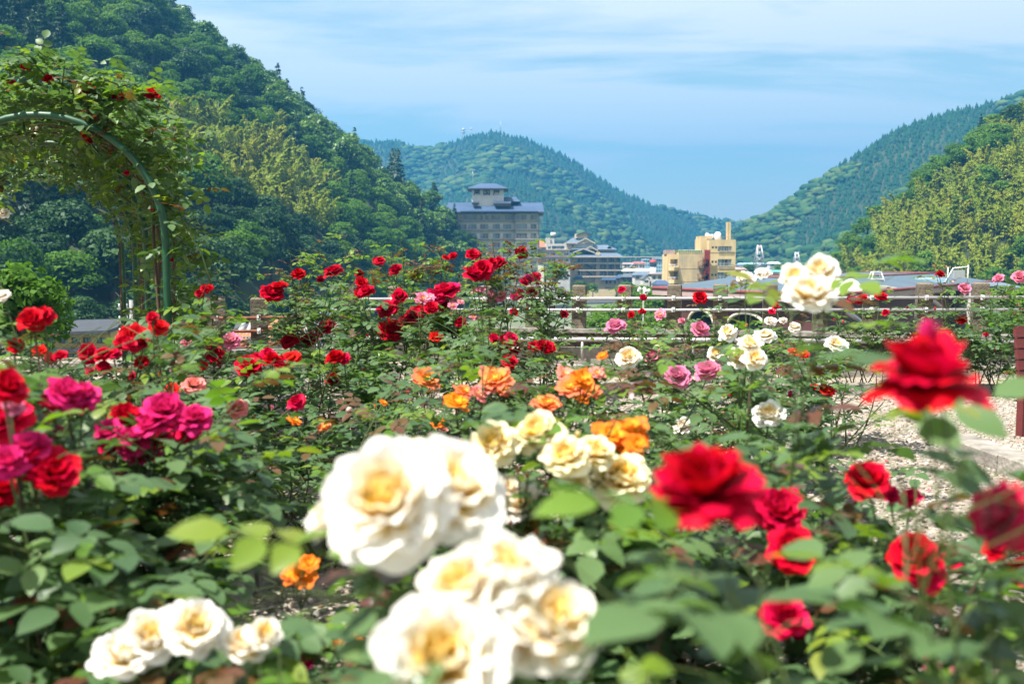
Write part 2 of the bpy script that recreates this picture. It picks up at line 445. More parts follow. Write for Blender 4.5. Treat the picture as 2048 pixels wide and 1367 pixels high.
LBL = {('evergreen', 'L'): ('dark green broad-leaved tree on the left hillside', 'tree', 'dark green broad-leaved trees on the left hillside', 'dark_broadleaf_tree'),
       ('evergreen', 'R'): ('dark green broad-leaved tree on the right hillside', 'tree', 'dark green broad-leaved trees on the right hillside', 'dark_broadleaf_tree'),
       ('broad', 'L'): ('leafy tree with layered crown on the left hillside', 'tree', 'broad-leaved trees on the left hillside', 'broadleaf_tree'),
       ('bamboo', 'L'): ('feathery ochre-yellow bamboo clump on the left hillside', 'bamboo', 'bamboo clumps on the left hillside', 'bamboo_clump'),
       ('cedar', 'L'): ('dark pointed cedar on the left hillside', 'tree', 'cedars on the left hillside', 'cedar_tree'),
       ('broad', 'R'): ('leafy tree with rounded green crown on the right hillside', 'tree', 'broad-leaved trees on the right hillside', 'broadleaf_tree'),
       ('bamboo', 'R'): ('feathery yellow-green bamboo clump on the right hillside', 'bamboo', 'bamboo clumps on the right hillside', 'bamboo_clump'),
       ('cedar', 'R'): ('dark pointed cedar on the right hillside', 'tree', 'cedars on the right hillside', 'cedar_tree')}
def plant_tree(kind, side, p, sc, rz, variant):
    lab, cat, grp, name = LBL[(kind, side)]
    px, py = proj((p[0], p[1], p[2] + 6))
    if side == 'L':
        col_ = 'over the arch' if px < 330 else ('above the fence' if px < 560 else ('over the thicket' if px < 780 else 'by the tall hotel'))
        row_ = 'low' if py > 400 else ('midway up' if py > 200 else 'high')
    else:
        col_ = 'over the white cluster' if px < 1780 else ('over the red bloom' if px < 1930 else 'at the right edge')
        row_ = 'low' if py > 460 else ('midway up' if py > 350 else 'high')
    lab = lab.replace(' on the', ' ' + row_ + ' on the') + ' ' + col_; grp = grp + ', ' + row_ + ' ' + col_
    o = empty(name, p, rz); o.scale = sc
    tag(o, lab, cat, grp)
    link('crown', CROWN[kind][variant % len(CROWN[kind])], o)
    link('trunk' if kind != 'bamboo' else 'culms', TRUNK[kind], o)
    return o

def in_poly(x, y, poly):
    c = False; n = len(poly)
    for i in range(n):
        (x1, y1), (x2, y2) = poly[i], poly[(i + 1) % n]
        if (y1 > y) != (y2 > y) and x < (x2 - x1) * (y - y1) / (y2 - y1) + x1: c = not c
    return c
BAMBOO_L = [(290, 240), (345, 205), (440, 240), (560, 270), (600, 300), (650, 390), (660, 450), (600, 440), (520, 410), (440, 370), (400, 320), (320, 300)]
BAMBOO_R = [[(1765, 460), (1830, 420), (1860, 470), (1960, 440), (2060, 400), (2060, 545), (1960, 540), (1880, 545), (1760, 530)],
            [(1840, 400), (1900, 330), (1960, 340), (1960, 370), (1880, 430)], [(1990, 260), (2180, 190), (2180, 340), (2010, 330)], [(1705, 530), (1770, 430), (1830, 395), (1960, 330), (2180, 290), (2180, 550), (1705, 550)]]
rest = {'broad': [], 'bamboo': [], 'cedar': [], 'evergreen': []}
def stock(hill, n, dmin, side, seed, smax, limits):
    pts, s = hill.scatter(n, dmin, smax, seed)
    r = random.Random(seed); cand = {'broad': [], 'bamboo': [], 'cedar': [], 'evergreen': []}
    for p, sv in zip(pts, s):
        px, py = proj(p + np.array([0, 0, 6.0]))
        if px < -150 or px > 2230 or py < -160: continue
        kind = 'broad'
        if side == 'L':
            if in_poly(px + r.gauss(0, 12), py + r.gauss(0, 10), BAMBOO_L): kind = 'bamboo'
            elif (sv > 0.93 and r.random() < 0.25) or r.random() < 0.06 or (px < 110 and py < 110 and r.random() < 0.6): kind = 'cedar'
        else:
            if any(in_poly(px + r.gauss(0, 12), py + r.gauss(0, 9), q) for q in BAMBOO_R) and r.random() < 0.80: kind = 'bamboo'
            elif r.random() < 0.05: kind = 'cedar'
        if kind == 'broad' and r.random() < ((.8 if (px < 660 and py > 380) else .16) if side == 'L' else .14): kind = 'evergreen'  # most broad trees low on the left hill take the darker crowns
        k = r.uniform(0.8, 1.25)
        sc = (k * r.uniform(.92, 1.1), k * r.uniform(.92, 1.1), k * r.uniform(.85, 1.12))
        cand[kind].append((p[1], kind, tuple(p), sc, r.uniform(0, 6.28), r.randrange(99)))
    for kind, lst in cand.items():
        lst.sort(key=lambda a: a[0])
        for i, (d, kd, p, sc, rz, var) in enumerate(lst):
            if i < limits[kind]: plant_tree(kd, side, p, sc, rz, var)
            else: rest[kind].append((p, sc, rz, var))
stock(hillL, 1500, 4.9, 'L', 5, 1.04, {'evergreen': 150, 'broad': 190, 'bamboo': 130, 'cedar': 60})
stock(hillR, 700, 4.7, 'R', 6, 1.06, {'evergreen': 30, 'broad': 85, 'bamboo': 130, 'cedar': 30})
def joined(name, kind, items, frac=0.34):
    """trees past the limit, joined into one mass"""
    V = []; F = []; A = []; base = 0; r = np.random.default_rng(9)
    for p, sc, rz, var in items:
        me = CROWN[kind][var % len(CROWN[kind])]
        n = len(me.vertices); co = np.empty(n * 3, np.float32); me.vertices.foreach_get('co', co); co = co.reshape(-1, 4, 3)
        a = np.empty(n, np.float32); me.attributes['rnd'].data.foreach_get('value', a); a = a.reshape(-1, 4)
        keep = r.random(len(co)) < frac
        co = co[keep]; a = a[keep]
        c = co.mean(1, keepdims=True); co = c + (co - c) * 1.7
        co = co * np.array(sc); cs, sn = math.cos(rz), math.sin(rz)
        x = co[..., 0] * cs - co[..., 1] * sn; y = co[..., 0] * sn + co[..., 1] * cs
        v = np.stack([x, y, co[..., 2]], -1) + np.array(p)
        V.append(v.reshape(-1, 3)); A.append(np.clip(a * 0.45 + r.uniform(0, 0.55), 0, 1).ravel()); F.append(np.arange(len(v) * 4).reshape(-1, 4) + base); base += len(v) * 4
    if not V: return None
    mat = {'broad': 'broadleaf_mass', 'bamboo': 'bamboo_mass', 'cedar': 'cedar_mass', 'evergreen': 'evergreen_mass'}[kind]
    return link(name, np_mesh(name, np.concatenate(V), np.concatenate(F), M[mat], attrs={'rnd': np.concatenate(A)}))
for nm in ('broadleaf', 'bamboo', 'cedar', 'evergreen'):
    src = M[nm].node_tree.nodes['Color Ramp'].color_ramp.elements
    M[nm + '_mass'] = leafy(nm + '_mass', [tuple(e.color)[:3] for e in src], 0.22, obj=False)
for kind, nm, lab in (('broad', 'woodland', 'leafy tree mass filling the upper slopes of the near hillsides'), ('bamboo', 'bamboo_grove', 'bamboo mass filling the upper groves of the near hillsides'), ('evergreen', 'dark_woodland', 'dark green broad-leaved trees massed along the upper slopes of the near hillsides'), ('cedar', 'cedar_wood', 'dark cedars massed along the upper slopes of the near hillsides')):
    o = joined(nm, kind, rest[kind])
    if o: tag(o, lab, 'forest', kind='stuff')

# ------------------------------------------------------------------ far forests: one mass each
def far_forest(name, label, hill, n, dmin, seed, h, rad, broad_frac, cols, tint_pale=None):
    pts, s = hill.scatter(n, dmin, 1.08, seed)
    r = np.random.default_rng(seed)
    V = []; F = []; A = []; base = 0
    patch = vnoise(pts[:, 0], pts[:, 1], seed + 5, 1 / 110.0) + 0.6 * vnoise(pts[:, 0], pts[:, 1], seed + 6, 1 / 40.0)
    thr = np.quantile(patch + (0.35 - s) * 0.9, 1 - broad_frac)
    for i, p in enumerate(pts):
        px, py = proj(p)
        if px < -60 or px > 2150: continue
        k = r.uniform(0.55, 1.35)
        if patch[i] + (0.35 - s[i]) * 0.9 < thr:           # conifer: two ragged skirts
            m = 7; v = []; f = []
            for z0, z1, q in ((0.05, 0.72, 1.0), (0.42, 1.0, 0.66)):
                a = np.arange(m) / m * 2 * math.pi + r.uniform(0, 1)
                rr = rad * k * q * r.uniform(0.7, 1.2, m)
                b0 = len(v)
                v += [(rr[j] * math.cos(a[j]), rr[j] * math.sin(a[j]), h * k * z0 + r.uniform(-.06, .06) * h) for j in range(m)] + [(0, 0, h * k * z1)]
                f += [(b0 + j, b0 + (j + 1) % m, b0 + m) for j in range(m)]
            col = r.uniform(0.0, 0.42)
        else:
            k *= r.uniform(.7, 1.7)                        # broad crown: lumpy low dome
            m = 8; v = []; f = []
            for z0, q in ((0.15, 0.9), (0.42, 1.12), (0.66, 0.72)):
                a = np.arange(m) / m * 2 * math.pi + r.uniform(0, 1)
                rr = rad * 1.45 * k * q * r.uniform(0.7, 1.25, m)
                v += [(rr[j] * math.cos(a[j]), rr[j] * math.sin(a[j]), h * .8 * k * (z0 + r.uniform(-.07, .07))) for j in range(m)]
            v.append((r.uniform(-.5, .5), r.uniform(-.5, .5), h * .8 * k * 0.8))
            for l in (0, 1):
                for j in range(m):
                    f += [(l * m + j, l * m + (j + 1) % m, l * m + m + (j + 1) % m), (l * m + j, l * m + m + (j + 1) % m, l * m + m + j)]
            f += [(2 * m + j, 2 * m + (j + 1) % m, 3 * m) for j in range(m)]
            col = r.uniform(0.5, 1.0)
        v = np.array(v) + p - np.array([0, 0, 1.0])
        V.append(v); F.append(np.array(f) + base); A.append(np.full(len(v), col)); base += len(v)
    m = leafy(name + '_leaf', cols, 0.05, obj=False, spec=0.1, rough=0.8)
    tag(link(name, np_mesh(name, np.concatenate(V), np.concatenate(F), m, attrs={'rnd': np.concatenate(A)})), label, 'forest', kind='stuff')
FC = [(0.008, 0.034, 0.018), (0.012, 0.048, 0.020), (0.017, 0.058, 0.020), (0.038, 0.085, 0.022), (0.085, 0.125, 0.03)]
far_forest('far_forest', 'dark cedar forest with paler leafy patches covering the rounded blue mountain', hillM, 20000, 5.6, 51, 7.5, 2.8, 0.40, FC)
far_forest('far_forest', 'dark cedar and leafy forest on the blue slope behind the bright right hill', hillRF, 9000, 3.9, 52, 6.2, 2.3, 0.46, FC)
far_forest('far_forest', 'pale blue forest on the low ridge closing the valley', hillB, 1400, 15, 53, 14, 9, 0.5, FC)

# ------------------------------------------------------------------ haze
hz, nt, N, L = new_mat('haze')
o_ = N('ShaderNodeOutputMaterial'); pv = N('ShaderNodeVolumePrincipled')
pv.inputs['Color'].default_value = (0.075, 0.36, 0.74, 1); pv.inputs['Density'].default_value = 0.00046; pv.inputs['Anisotropy'].default_value = 0.2
L(pv.outputs[0], o_.inputs['Volume'])
hb = MB().box((0, 1650, 175), (7000, 3900, 440), hz).build('haze')
tag(hb, 'thin blue summer haze filling the valley air', 'haze', kind='stuff')
# ------------------------------------------------------------------ building kit
M['hotel_wall'] = flat('hotel_wall', (0.68, 0.62, 0.54), 0.85, 0.18, 0.6)
M['hotel_band'] = flat('hotel_band', (0.30, 0.28, 0.26), 0.8, 0.25, 0.8)
M['tower_wall'] = flat('tower_wall', (0.68, 0.63, 0.58), 0.85, 0.12, 0.5)
M['blue_roof'] = flat('blue_roof', (0.050, 0.085, 0.155), 0.6, 0.35, 0.5, stretch=(0.15, 0.15, 6), spec=0.2)
M['pale_roof'] = flat('pale_roof', (0.115, 0.15, 0.195), 0.55, 0.25, 0.6, stretch=(3, 0.3, 1), spec=0.3)
M['dark_roof'] = flat('dark_roof', (0.05, 0.055, 0.065), 0.6, 0.35, 2)
M['tan_wall'] = flat('tan_wall', (0.58, 0.45, 0.27), 0.85, 0.15, 0.5)
M['cream'] = flat('cream', (0.48, 0.42, 0.33), 0.8, 0.15, 0.6)
M['white_wall'] = flat('white_wall', (0.50, 0.48, 0.45), 0.85, 0.22, 0.7)
M['white_paint'] = flat('white_paint', (0.66, 0.66, 0.64), 0.5, 0.08, 1)
M['dark_wood'] = flat('dark_wood', (0.05, 0.042, 0.04), 0.7, 0.3, 2)
M['glass'] = flat('glass', (0.03, 0.075, 0.09), 0.25, 0.5, 0.35, spec=0.8, col2=(0.11, 0.16, 0.17))
M['glass_dark'] = flat('glass_dark', (0.025, 0.03, 0.035), 0.1, 0.4, 0.4, spec=0.7)
M['curtain_glass'] = flat('curtain_glass', (0.17, 0.24, 0.25), 0.15, 0.5, 0.5, spec=0.7)
M['alu'] = flat('aluminium', (0.42, 0.43, 0.43), 0.4, 0.1, 4, metallic=0.5)
M['yellow_conc'] = flat('yellow_concrete', (0.56, 0.42, 0.22), 0.9, 0.20, 0.45, col2=(0.38, 0.29, 0.16), stretch=(1, 1, .35))
M['stained_conc'] = flat('stained_concrete', (0.50, 0.37, 0.19), 0.92, 0.35, 0.5, col2=(0.27, 0.23, 0.17), stretch=(1, 1, .4))
M['red_steel'] = flat('red_steel', (0.22, 0.030, 0.022), 0.6, 0.3, 2)
M['rust'] = flat('rust', (0.14, 0.05, 0.025), 0.8, 0.4, 6)
M['maroon'] = flat('maroon_siding', (0.075, 0.028, 0.026), 0.75, 0.15, 0.5)
M['fascia'] = flat('fascia', (0.34, 0.24, 0.23), 0.7, 0.15, 0.8)
M['ridge_red'] = flat('ridge_red', (0.20, 0.05, 0.05), 0.7, 0.2, 1)
M['slate_roof'] = flat('slate_roof', (0.07, 0.105, 0.135), 0.6, 0.2, 0.25, stretch=(0.4, 3, 1))
M['orange_tile'] = flat('orange_tile', (0.36, 0.14, 0.07), 0.7, 0.35, 3)
M['grey_tile'] = flat('grey_tile', (0.09, 0.10, 0.115), 0.35, 0.3, 3, spec=0.6)
M['ochre_board'] = flat('ochre_board', (0.42, 0.29, 0.11), 0.85, 0.15, 1.0, stretch=(.4, .4, 8))
M['grey_pole'] = flat('grey_pole', (0.25, 0.25, 0.24), 0.8, 0.2, 2)
M['red_paint'] = flat('red_paint', (0.42, 0.05, 0.04), 0.6, 0.15, 2)
M['teal_paint'] = flat('teal_paint', (0.10, 0.32, 0.30), 0.6, 0.15, 2)
M['ink'] = flat('sign_ink', (0.02, 0.018, 0.02), 0.7, 0.1, 2)
M['asphalt'] = flat('asphalt', (0.055, 0.055, 0.057), 0.9, 0.25, 1.5)
M['lawn'] = flat('roof_lawn', (0.10, 0.17, 0.035), 0.95, 0.4, 2)
M['pink_roof'] = flat('pink_roof', (0.42, 0.10, 0.10), 0.7, 0.15, 1)
M['yellow_wall'] = flat('yellow_wall', (0.62, 0.44, 0.08), 0.8, 0.15, 1)
M['pale_blue'] = flat('pale_blue_wall', (0.30, 0.45, 0.52), 0.8, 0.12, 1)

class Bld:
    """a building in front-plane coordinates: x, z read off the photograph at distance d, y = metres behind the front"""
    def __init__(self, name, label, cat, px, d, group=None, rz=0.0, base=None):
        self.d = d; self.c = P(px, HOR, d); self.px = px
        self.base = float(town_z(self.c.x, d)) - 0.6 if base is None else base
        self.o = tag(empty(name, (self.c.x, d, self.base), rz), label, cat, group)
    def X(self, px): return (px - self.px) / FPX * self.d
    def Z(self, py): return P(self.px, py, self.d).z - self.base
    def part(self, name, mb, parent=None): return mb.build(name, parent if parent is not None else self.o)
    def block(self, mb, x0, x1, z0, z1, y0, y1, m):
        return mb.box(((x0 + x1) / 2, (y0 + y1) / 2, (z0 + z1) / 2), (x1 - x0, y1 - y0, z1 - z0), m)

def wall_holes(mb, x0, x1, z0, z1, y, holes, depth, m):
    """front wall sheet at y with recessed openings (x0, x1, z0, z1)"""
    ux = sorted({x0, x1, *[h[0] for h in holes], *[h[1] for h in holes]})
    uz = sorted({z0, z1, *[h[2] for h in holes], *[h[3] for h in holes]})
    ux = [u for u in ux if x0 <= u <= x1]; uz = [u for u in uz if z0 <= u <= z1]
    for i in range(len(ux) - 1):
        for j in range(len(uz) - 1):
            cx, cz = (ux[i] + ux[i + 1]) / 2, (uz[j] + uz[j + 1]) / 2
            if any(h[0] < cx < h[1] and h[2] < cz < h[3] for h in holes): continue
            mb.add([(ux[i], y, uz[j]), (ux[i + 1], y, uz[j]), (ux[i + 1], y, uz[j + 1]), (ux[i], y, uz[j + 1])], [(0, 1, 2, 3)], m)
    for a, b, c, d in holes:
        q = y + depth
        mb.add([(a, y, c), (b, y, c), (b, y, d), (a, y, d), (a, q, c), (b, q, c), (b, q, d), (a, q, d)],
               [(0, 4, 5, 1), (1, 5, 6, 2), (2, 6, 7, 3), (3, 7, 4, 0)], m)
    return mb

def window(B, a, b, c, d, y, glass='glass', mull=1, name='window', frame='alu', t=None, parent=None):
    """frame with mullions, set in an opening; the pane is a child of its own"""
    t = t if t else max(0.05, min(b - a, d - c) * 0.05)
    f = MB(); mm = M[frame]
    f.box(((a + b) / 2, y, c + t / 2), (b - a, 0.08, t), mm); f.box(((a + b) / 2, y, d - t / 2), (b - a, 0.08, t), mm)
    f.box((a + t / 2, y, (c + d) / 2), (t, 0.08, d - c - 2 * t), mm); f.box((b - t / 2, y, (c + d) / 2), (t, 0.08, d - c - 2 * t), mm)
    for k in range(mull):
        x = a + (b - a) * (k + 1) / (mull + 1)
        f.box((x, y, (c + d) / 2), (t * 0.8, 0.07, d - c - 2 * t), mm)
    w = f.build(name, parent if parent is not None else B.o)
    p = MB(); n = mull + 1
    gl = glass if isinstance(glass, (list, tuple)) else [glass] * n
    for k in range(n):
        xa, xb = a + t + (b - a - 2 * t) * k / n, a + t + (b - a - 2 * t) * (k + 1) / n
        p.box(((xa + xb) / 2, y + 0.05, (c + d) / 2), (xb - xa - 0.004, 0.02, d - c - 2 * t), M[gl[k % len(gl)]])
    p.build('pane', w)
    return w

def hip_roof(mb, x0, x1, y0, y1, ze, zr, ix, m, thick=0.3, iy=None, under=None):
    """hipped (ix > 0) or gabled (ix = 0) roof with its ridge along x, with eave thickness"""
    ym = (y0 + y1) / 2
    u = under if under else m
    a = [(x0, y0, ze), (x1, y0, ze), (x1, y1, ze), (x0, y1, ze)]
    r = [(x0 + ix, ym, zr), (x1 - ix, ym, zr)]
    lo = [(p[0], p[1], p[2] - thick) for p in a]
    mb.add(a + r, [(0, 1, 5, 4), (2, 3, 4, 5), (1, 2, 5), (3, 0, 4)], m)
    mb.add(a + lo, [(0, 4, 5, 1), (1, 5, 6, 2), (2, 6, 7, 3), (3, 7, 4, 0), (4, 7, 6, 5)], u)
    return mb

def gable_front(mb, xc, w, ze, zr, y0, y1, m, face, t=0.35, trim=None, fy=0.6):
    """gable whose triangle faces the camera: two roof slabs running back from y0 to y1, pediment wall recessed"""
    for s in (-1, 1):
        e = (xc + s * w / 2, ze); a = (xc, zr)
        vs = [(e[0], y0, e[1]), (a[0], y0, a[1]), (a[0], y1, a[1]), (e[0], y1, e[1])]
        lo = [(v[0], v[1], v[2] - t) for v in vs]
        mb.add(vs + lo, [(0, 1, 2, 3), (4, 7, 6, 5), (0, 4, 5, 1), (1, 5, 6, 2), (2, 6, 7, 3), (3, 7, 4, 0)], m)
        if trim:
            v2 = [(e[0], y0 - .06, e[1] + .05), (a[0], y0 - .06, a[1] + .05), (a[0], y0 - .06, a[1] - t * 1.3), (e[0], y0 - .06, e[1] - t * 1.3)]
            mb.add(v2 + [(v[0], y0 - .01, v[2]) for v in v2], [(0, 1, 2, 3), (4, 7, 6, 5), (0, 4, 5, 1), (1, 5, 6, 2), (2, 6, 7, 3), (3, 7, 4, 0)], trim)
    mb.add([(xc - w / 2 * .93, y0 + fy, ze), (xc + w / 2 * .93, y0 + fy, ze), (xc, y0 + fy, zr - t)], [(0, 1, 2)], face)
    return mb

# ------------------------------------------------------------------ the big hotel with the sign tower
def text_mesh(s, size):
    c = bpy.data.curves.new('sign_text', 'FONT'); c.body = s; c.size = size; c.extrude = 0.05; c.align_x = 'CENTER'; c.offset = 0.035 * size * .4
    o = bpy.data.objects.new('sign_text', c); COL.objects.link(o)
    bpy.context.view_layer.update()
    me = bpy.data.meshes.new_from_object(o.evaluated_get(bpy.context.evaluated_depsgraph_get()))
    bpy.data.objects.remove(o); bpy.data.curves.remove(c)
    me.materials.clear(); me.materials.append(M['ink'])
    return me

B = Bld('hotel', 'tall grey-beige hotel with blue roofs and a sign tower rising above the trees', 'hotel', 990, 350)
X, Z = B.X, B.Z
rows = [(429.6 + 18.35 * k, 439.8 + 18.35 * k) for k in range(8)]
colsA = [(926, 943), (960, 977), (985, 1000), (1006, 1023)]
colsB = [(1032, 1054), (1060.5, 1072.5)]
def rowcols(k): return [(926, 954), (959.5, 966.5), (970, 977), (982.5, 1000), (1009, 1027)] if k == 0 else [(917, 934), (936, 953.5), (960, 977), (985, 1000), (1005.5, 1023)]
wl = MB(); hA = []; hB = []
for k, (ta, tb) in enumerate(rows):
    for a, b in rowcols(k): hA.append((X(a), X(b), Z(tb), Z(ta)))
    for a, b in ([(1032.5, 1052.5)] if k == 0 else colsB): hB.append((X(a), X(b), Z(tb), Z(ta)))
    if k == 0: hB.append((X(1060), X(1073), Z(tb), Z(ta)))
ztop = Z(425.5)
wall_holes(wl, X(905), X(1030), 0, ztop, 0.0, hA, 0.5, M['hotel_wall'])
wall_holes(wl, X(1030), X(1078), 0, ztop, -1.6, hB, 0.5, M['hotel_wall'])
B.block(wl, X(905), X(1078), 0, ztop, 0.52, 16, M['hotel_wall'])
wl.box((X(1030) - .01, -0.55, ztop / 2), (.02, 2.1, ztop), M['hotel_wall']); wl.box((X(1078) + .01, -.55, ztop / 2), (.02, 2.1, ztop), M['hotel_wall'])
B.part('wall', wl)
rr_ = random.Random(4)
for (a, b, c, d) in hA: window(B, a, b, c, d, 0.35, [rr_.choice(['glass', 'curtain_glass', 'glass_dark']) for _ in range(3)] if b - a > 2 else 'glass_dark', 2 if b - a > 2 else 0)
for (a, b, c, d) in hB: window(B, a, b, c, d, -1.25, [rr_.choice(['glass', 'curtain_glass', 'glass_dark']) for _ in range(3)], 3 if b - a > 3 else 1)
for k, (ta, tb) in enumerate(rows):
    bl = MB(); zb = Z(tb + 1.3)
    bl.box(((X(905) + X(1029.5)) / 2, -0.55, zb - .12), (X(1029.5) - X(905), 1.1, .34), M['hotel_band'])
    bl.box(((X(1030) + X(1080)) / 2, -2.2, zb - .12), (X(1080) - X(1030) + .4, 1.2, .34), M['hotel_band'])
    # railing
    for (xa, xb, yy) in ((X(906), X(1029), -1.05), (X(1030.5), X(1080), -2.75)):
        bl.box(((xa + xb) / 2, yy, zb + .95), (xb - xa, .06, .07), M['hotel_band'])
        n = int((xb - xa) / 0.55)
        for q in range(n + 1): bl.box((xa + (xb - xa) * q / n, yy, zb + .5), (.05, .05, .86), M['hotel_band'])
    B.part('balcony', bl)
dp = MB()
for px in (1030.6, 1077): dp.box((X(px), -1.75, ztop / 2), (.35, .3, ztop), M['hotel_band'])
B.part('downpipe', dp)
rf = MB()
hip_roof(rf, X(893), X(1087), -4.2, 18, Z(424.5), Z(402.5), X(895) - X(893), M['blue_roof'], 0.45, under=M['dark_wood'])
rf.add([(X(1084.5), 1.0, Z(420)), (X(1084.5), 13, Z(420)), (X(1084.5), 7, Z(404))], [(0, 1, 2)], M['dark_wood'])
hip_roof(rf, X(923), X(1075), -4.9, 2.0, Z(423.3), Z(412.5), 1.5, M['blue_roof'], 0.3)
B.part('roof', rf)
tw = MB()
B.block(tw, X(944.5), X(1007.5), Z(404), Z(378), -1.2, 9, M['tower_wall'])
B.block(tw, X(956), X(993), Z(413), Z(404), -1.2, 9, M['tower_wall'])
sg = B.part('sign_tower', tw)
tr_ = MB(); hip_roof(tr_, X(935.5), X(1016), -3.2, 11, Z(377.6), Z(365), X(960) - X(935.5), M['blue_roof'], 0.35, under=M['dark_wood']); B.part('tower_roof', tr_, sg)
me = text_mesh('萬 国 屋', 2.1)
mx = max(v.co.x for v in me.vertices) - min(v.co.x for v in me.vertices); mz = max(v.co.y for v in me.vertices)
kx = (X(1000) - X(948)) / mx; kz = (Z(379.6) - Z(390.4)) / 1.95
o = link('sign_lettering', me, sg, (X(974), -1.28, Z(389.6)), (math.pi / 2, 0, 0), (kx, kz, 1))
mast = MB(); mast.tube([(X(946), 2, Z(378)), (X(946), 2, Z(340))], [0.09, 0.04], M['alu'], 6); B.part('antenna_mast', mast)
sr = MB()
hip_roof(sr, X(988), X(1022), -4.3, 3, Z(407), Z(402), 0.0, M['blue_roof'], 0.5, under=M['dark_wood'])
hip_roof(sr, X(1000), X(1040), 1, 12, Z(402), Z(391.5), X(1008) - X(1000), M['blue_roof'], 0.2)
B.block(sr, X(991), X(1021), Z(413), Z(408), -2.5, 3, M['fascia'])
hip_roof(sr, X(945), X(958.5), -4.0, 3, Z(406), Z(402.8), 0.0, M['blue_roof'], 0.4, under=M['dark_wood'])
B.block(sr, X(948), X(956), Z(413), Z(408), -2.2, 3, M['fascia'])
B.part('side_roof', sr)
ax = MB(); B.block(ax, X(1079), X(1092), 0, Z(494), 1.0, 9, M['hotel_band']); B.block(ax, X(1075), X(1087), 0, Z(530), -3.2, .9, M['hotel_wall'])
B.part('annex', ax)

# ------------------------------------------------------------------ white building with the tank
B = Bld('apartment_block', 'weathered white block carrying a white water tank beside the tall hotel', 'building', 1108, 440)
X, Z = B.X, B.Z
wl = MB(); hh = []
for a, b in ((1090.5, 1099), (1101, 1110), (1116.5, 1125.5), (1128, 1137)):
    hh.append((X(a), X(b), Z(510.6), Z(505.3)))
for a, b in ((1094, 1101.5), (1103, 1110), (1116.5, 1125), (1128, 1137)):
    for q in (0, 12.5, 25, 37): hh.append((X(a), X(b), Z(522.8 + q), Z(517.5 + q)))
wall_holes(wl, X(1088), X(1140), 0, Z(499), 0, hh, .4, M['white_wall']); B.block(wl, X(1088), X(1140), 0, Z(499), .42, 12, M['white_wall'])
h2 = [(X(1104), X(1129), Z(498), Z(491.5)), (X(1096), X(1102), Z(498), Z(492.5))]
wall_holes(wl, X(1091.5), X(1133), Z(499), Z(487), 1.2, h2, .4, M['white_wall']); B.block(wl, X(1091.5), X(1133), Z(499), Z(487), 1.62, 11, M['white_wall'])
B.block(wl, X(1092), X(1101), Z(487), Z(475.3), 1.4, 6, M['white_wall']); B.block(wl, X(1102.5), X(1109), Z(487), Z(476), 2.0, 5, M['white_wall'])
B.part('wall', wl)
for h in hh: window(B, *h, .3, ['curtain_glass', 'glass'], 1)
for h in h2: window(B, *h, 1.5, ['glass', 'curtain_glass'], 2)
bd = MB()
for q in (499.6, 513, 525.5): bd.box(((X(1087) + X(1141)) / 2, -.4, Z(q)), (X(1141) - X(1087), .8, .35), M['fascia'])
B.part('ledge', bd)
tk = MB(); tk.tube([(X(1107), 3.5, Z(472.2)), (X(1107), 3.5, Z(464.6))], 1.15, M['white_paint'], 14); tk.tube([(X(1107), 3.5, Z(464.6)), (X(1107), 3.5, Z(464))], [1.15, .3], M['white_paint'], 14)
t0 = B.part('water_tank', tk)
ts = MB()
for dx_ in (-1, 1):
    for dy_ in (-.8, .8): ts.tube([(X(1107) + dx_, 3.5 + dy_, Z(476)), (X(1107) + dx_, 3.5 + dy_, Z(472.2))], .1, M['dark_wood'], 5)
ts.box((X(1107), 3.5, Z(472.5)), (2.5, 2.2, .3), M['dark_wood']); B.part('tank_stand', ts, t0)
rl = MB()
for q in range(9):
    x = X(1112) + (X(1133) - X(1112)) * q / 8; rl.tube([(x, 2, Z(487)), (x, 2, Z(475))], .06, M['grey_pole'], 4)
rl.box(((X(1112) + X(1133)) / 2, 2, Z(475)), (X(1133) - X(1112), .12, .12), M['grey_pole']); rl.box(((X(1112) + X(1133)) / 2, 2, Z(480)), (X(1133) - X(1112), .1, .1), M['grey_pole'])
B.part('roof_frame', rl)
B = Bld('shed', 'small building with an orange tiled roof squeezed between hotel and white block', 'house', 1082, 425)
sh = MB(); B.block(sh, B.X(1078), B.X(1089), 0, B.Z(494), 1, 8, M['dark_wood']); B.part('wall', sh)
sh = MB(); hip_roof(sh, B.X(1075), B.X(1091), -1, 10, B.Z(494), B.Z(480.5), .5, M['orange_tile'], .3); B.part('roof', sh)

# ------------------------------------------------------------------ tiered inn
B = Bld('inn', 'sand-coloured inn with stacked pale blue gabled roofs and balcony bands', 'hotel', 1184, 450)
X, Z = B.X, B.Z
wl = MB(); hh = []; k3 = [(515.6, 524), (529, 537), (542, 550)]
for ta, tb in k3:
    for a, b in ((1199.5, 1207), (1209, 1213.5), (1215.5, 1222.5), (1224.5, 1229), (1230.5, 1238.5)): hh.append((X(a), X(b), Z(tb), Z(ta)))
hl = [(X(1156), X(1160.5), Z(tb), Z(ta)) for ta, tb in k3]
hb_ = [(X(a), X(a + 4), Z(567), Z(560.5)) for a in (1211.5, 1219, 1229)]
wall_holes(wl, X(1127), X(1163), 0, Z(514), 0, hl, .5, M['tan_wall'])
wall_holes(wl, X(1163), X(1190), 0, Z(514), 2.6, [], .5, M['tan_wall'])
wall_holes(wl, X(1190), X(1240), 0, Z(514), 0, hh + hb_, .6, M['tan_wall'])
B.block(wl, X(1127), X(1163) - .02, 0, Z(514), .62, 16, M['tan_wall']); B.block(wl, X(1163), X(1190), 0, Z(514), 2.7, 16, M['tan_wall']); B.block(wl, X(1190) + .02, X(1240), 0, Z(514), .62, 16, M['tan_wall'])
for px in (1163, 1190): wl.box((X(px), 1.3, Z(514) / 2), (.04, 2.6, Z(514)), M['tan_wall'])
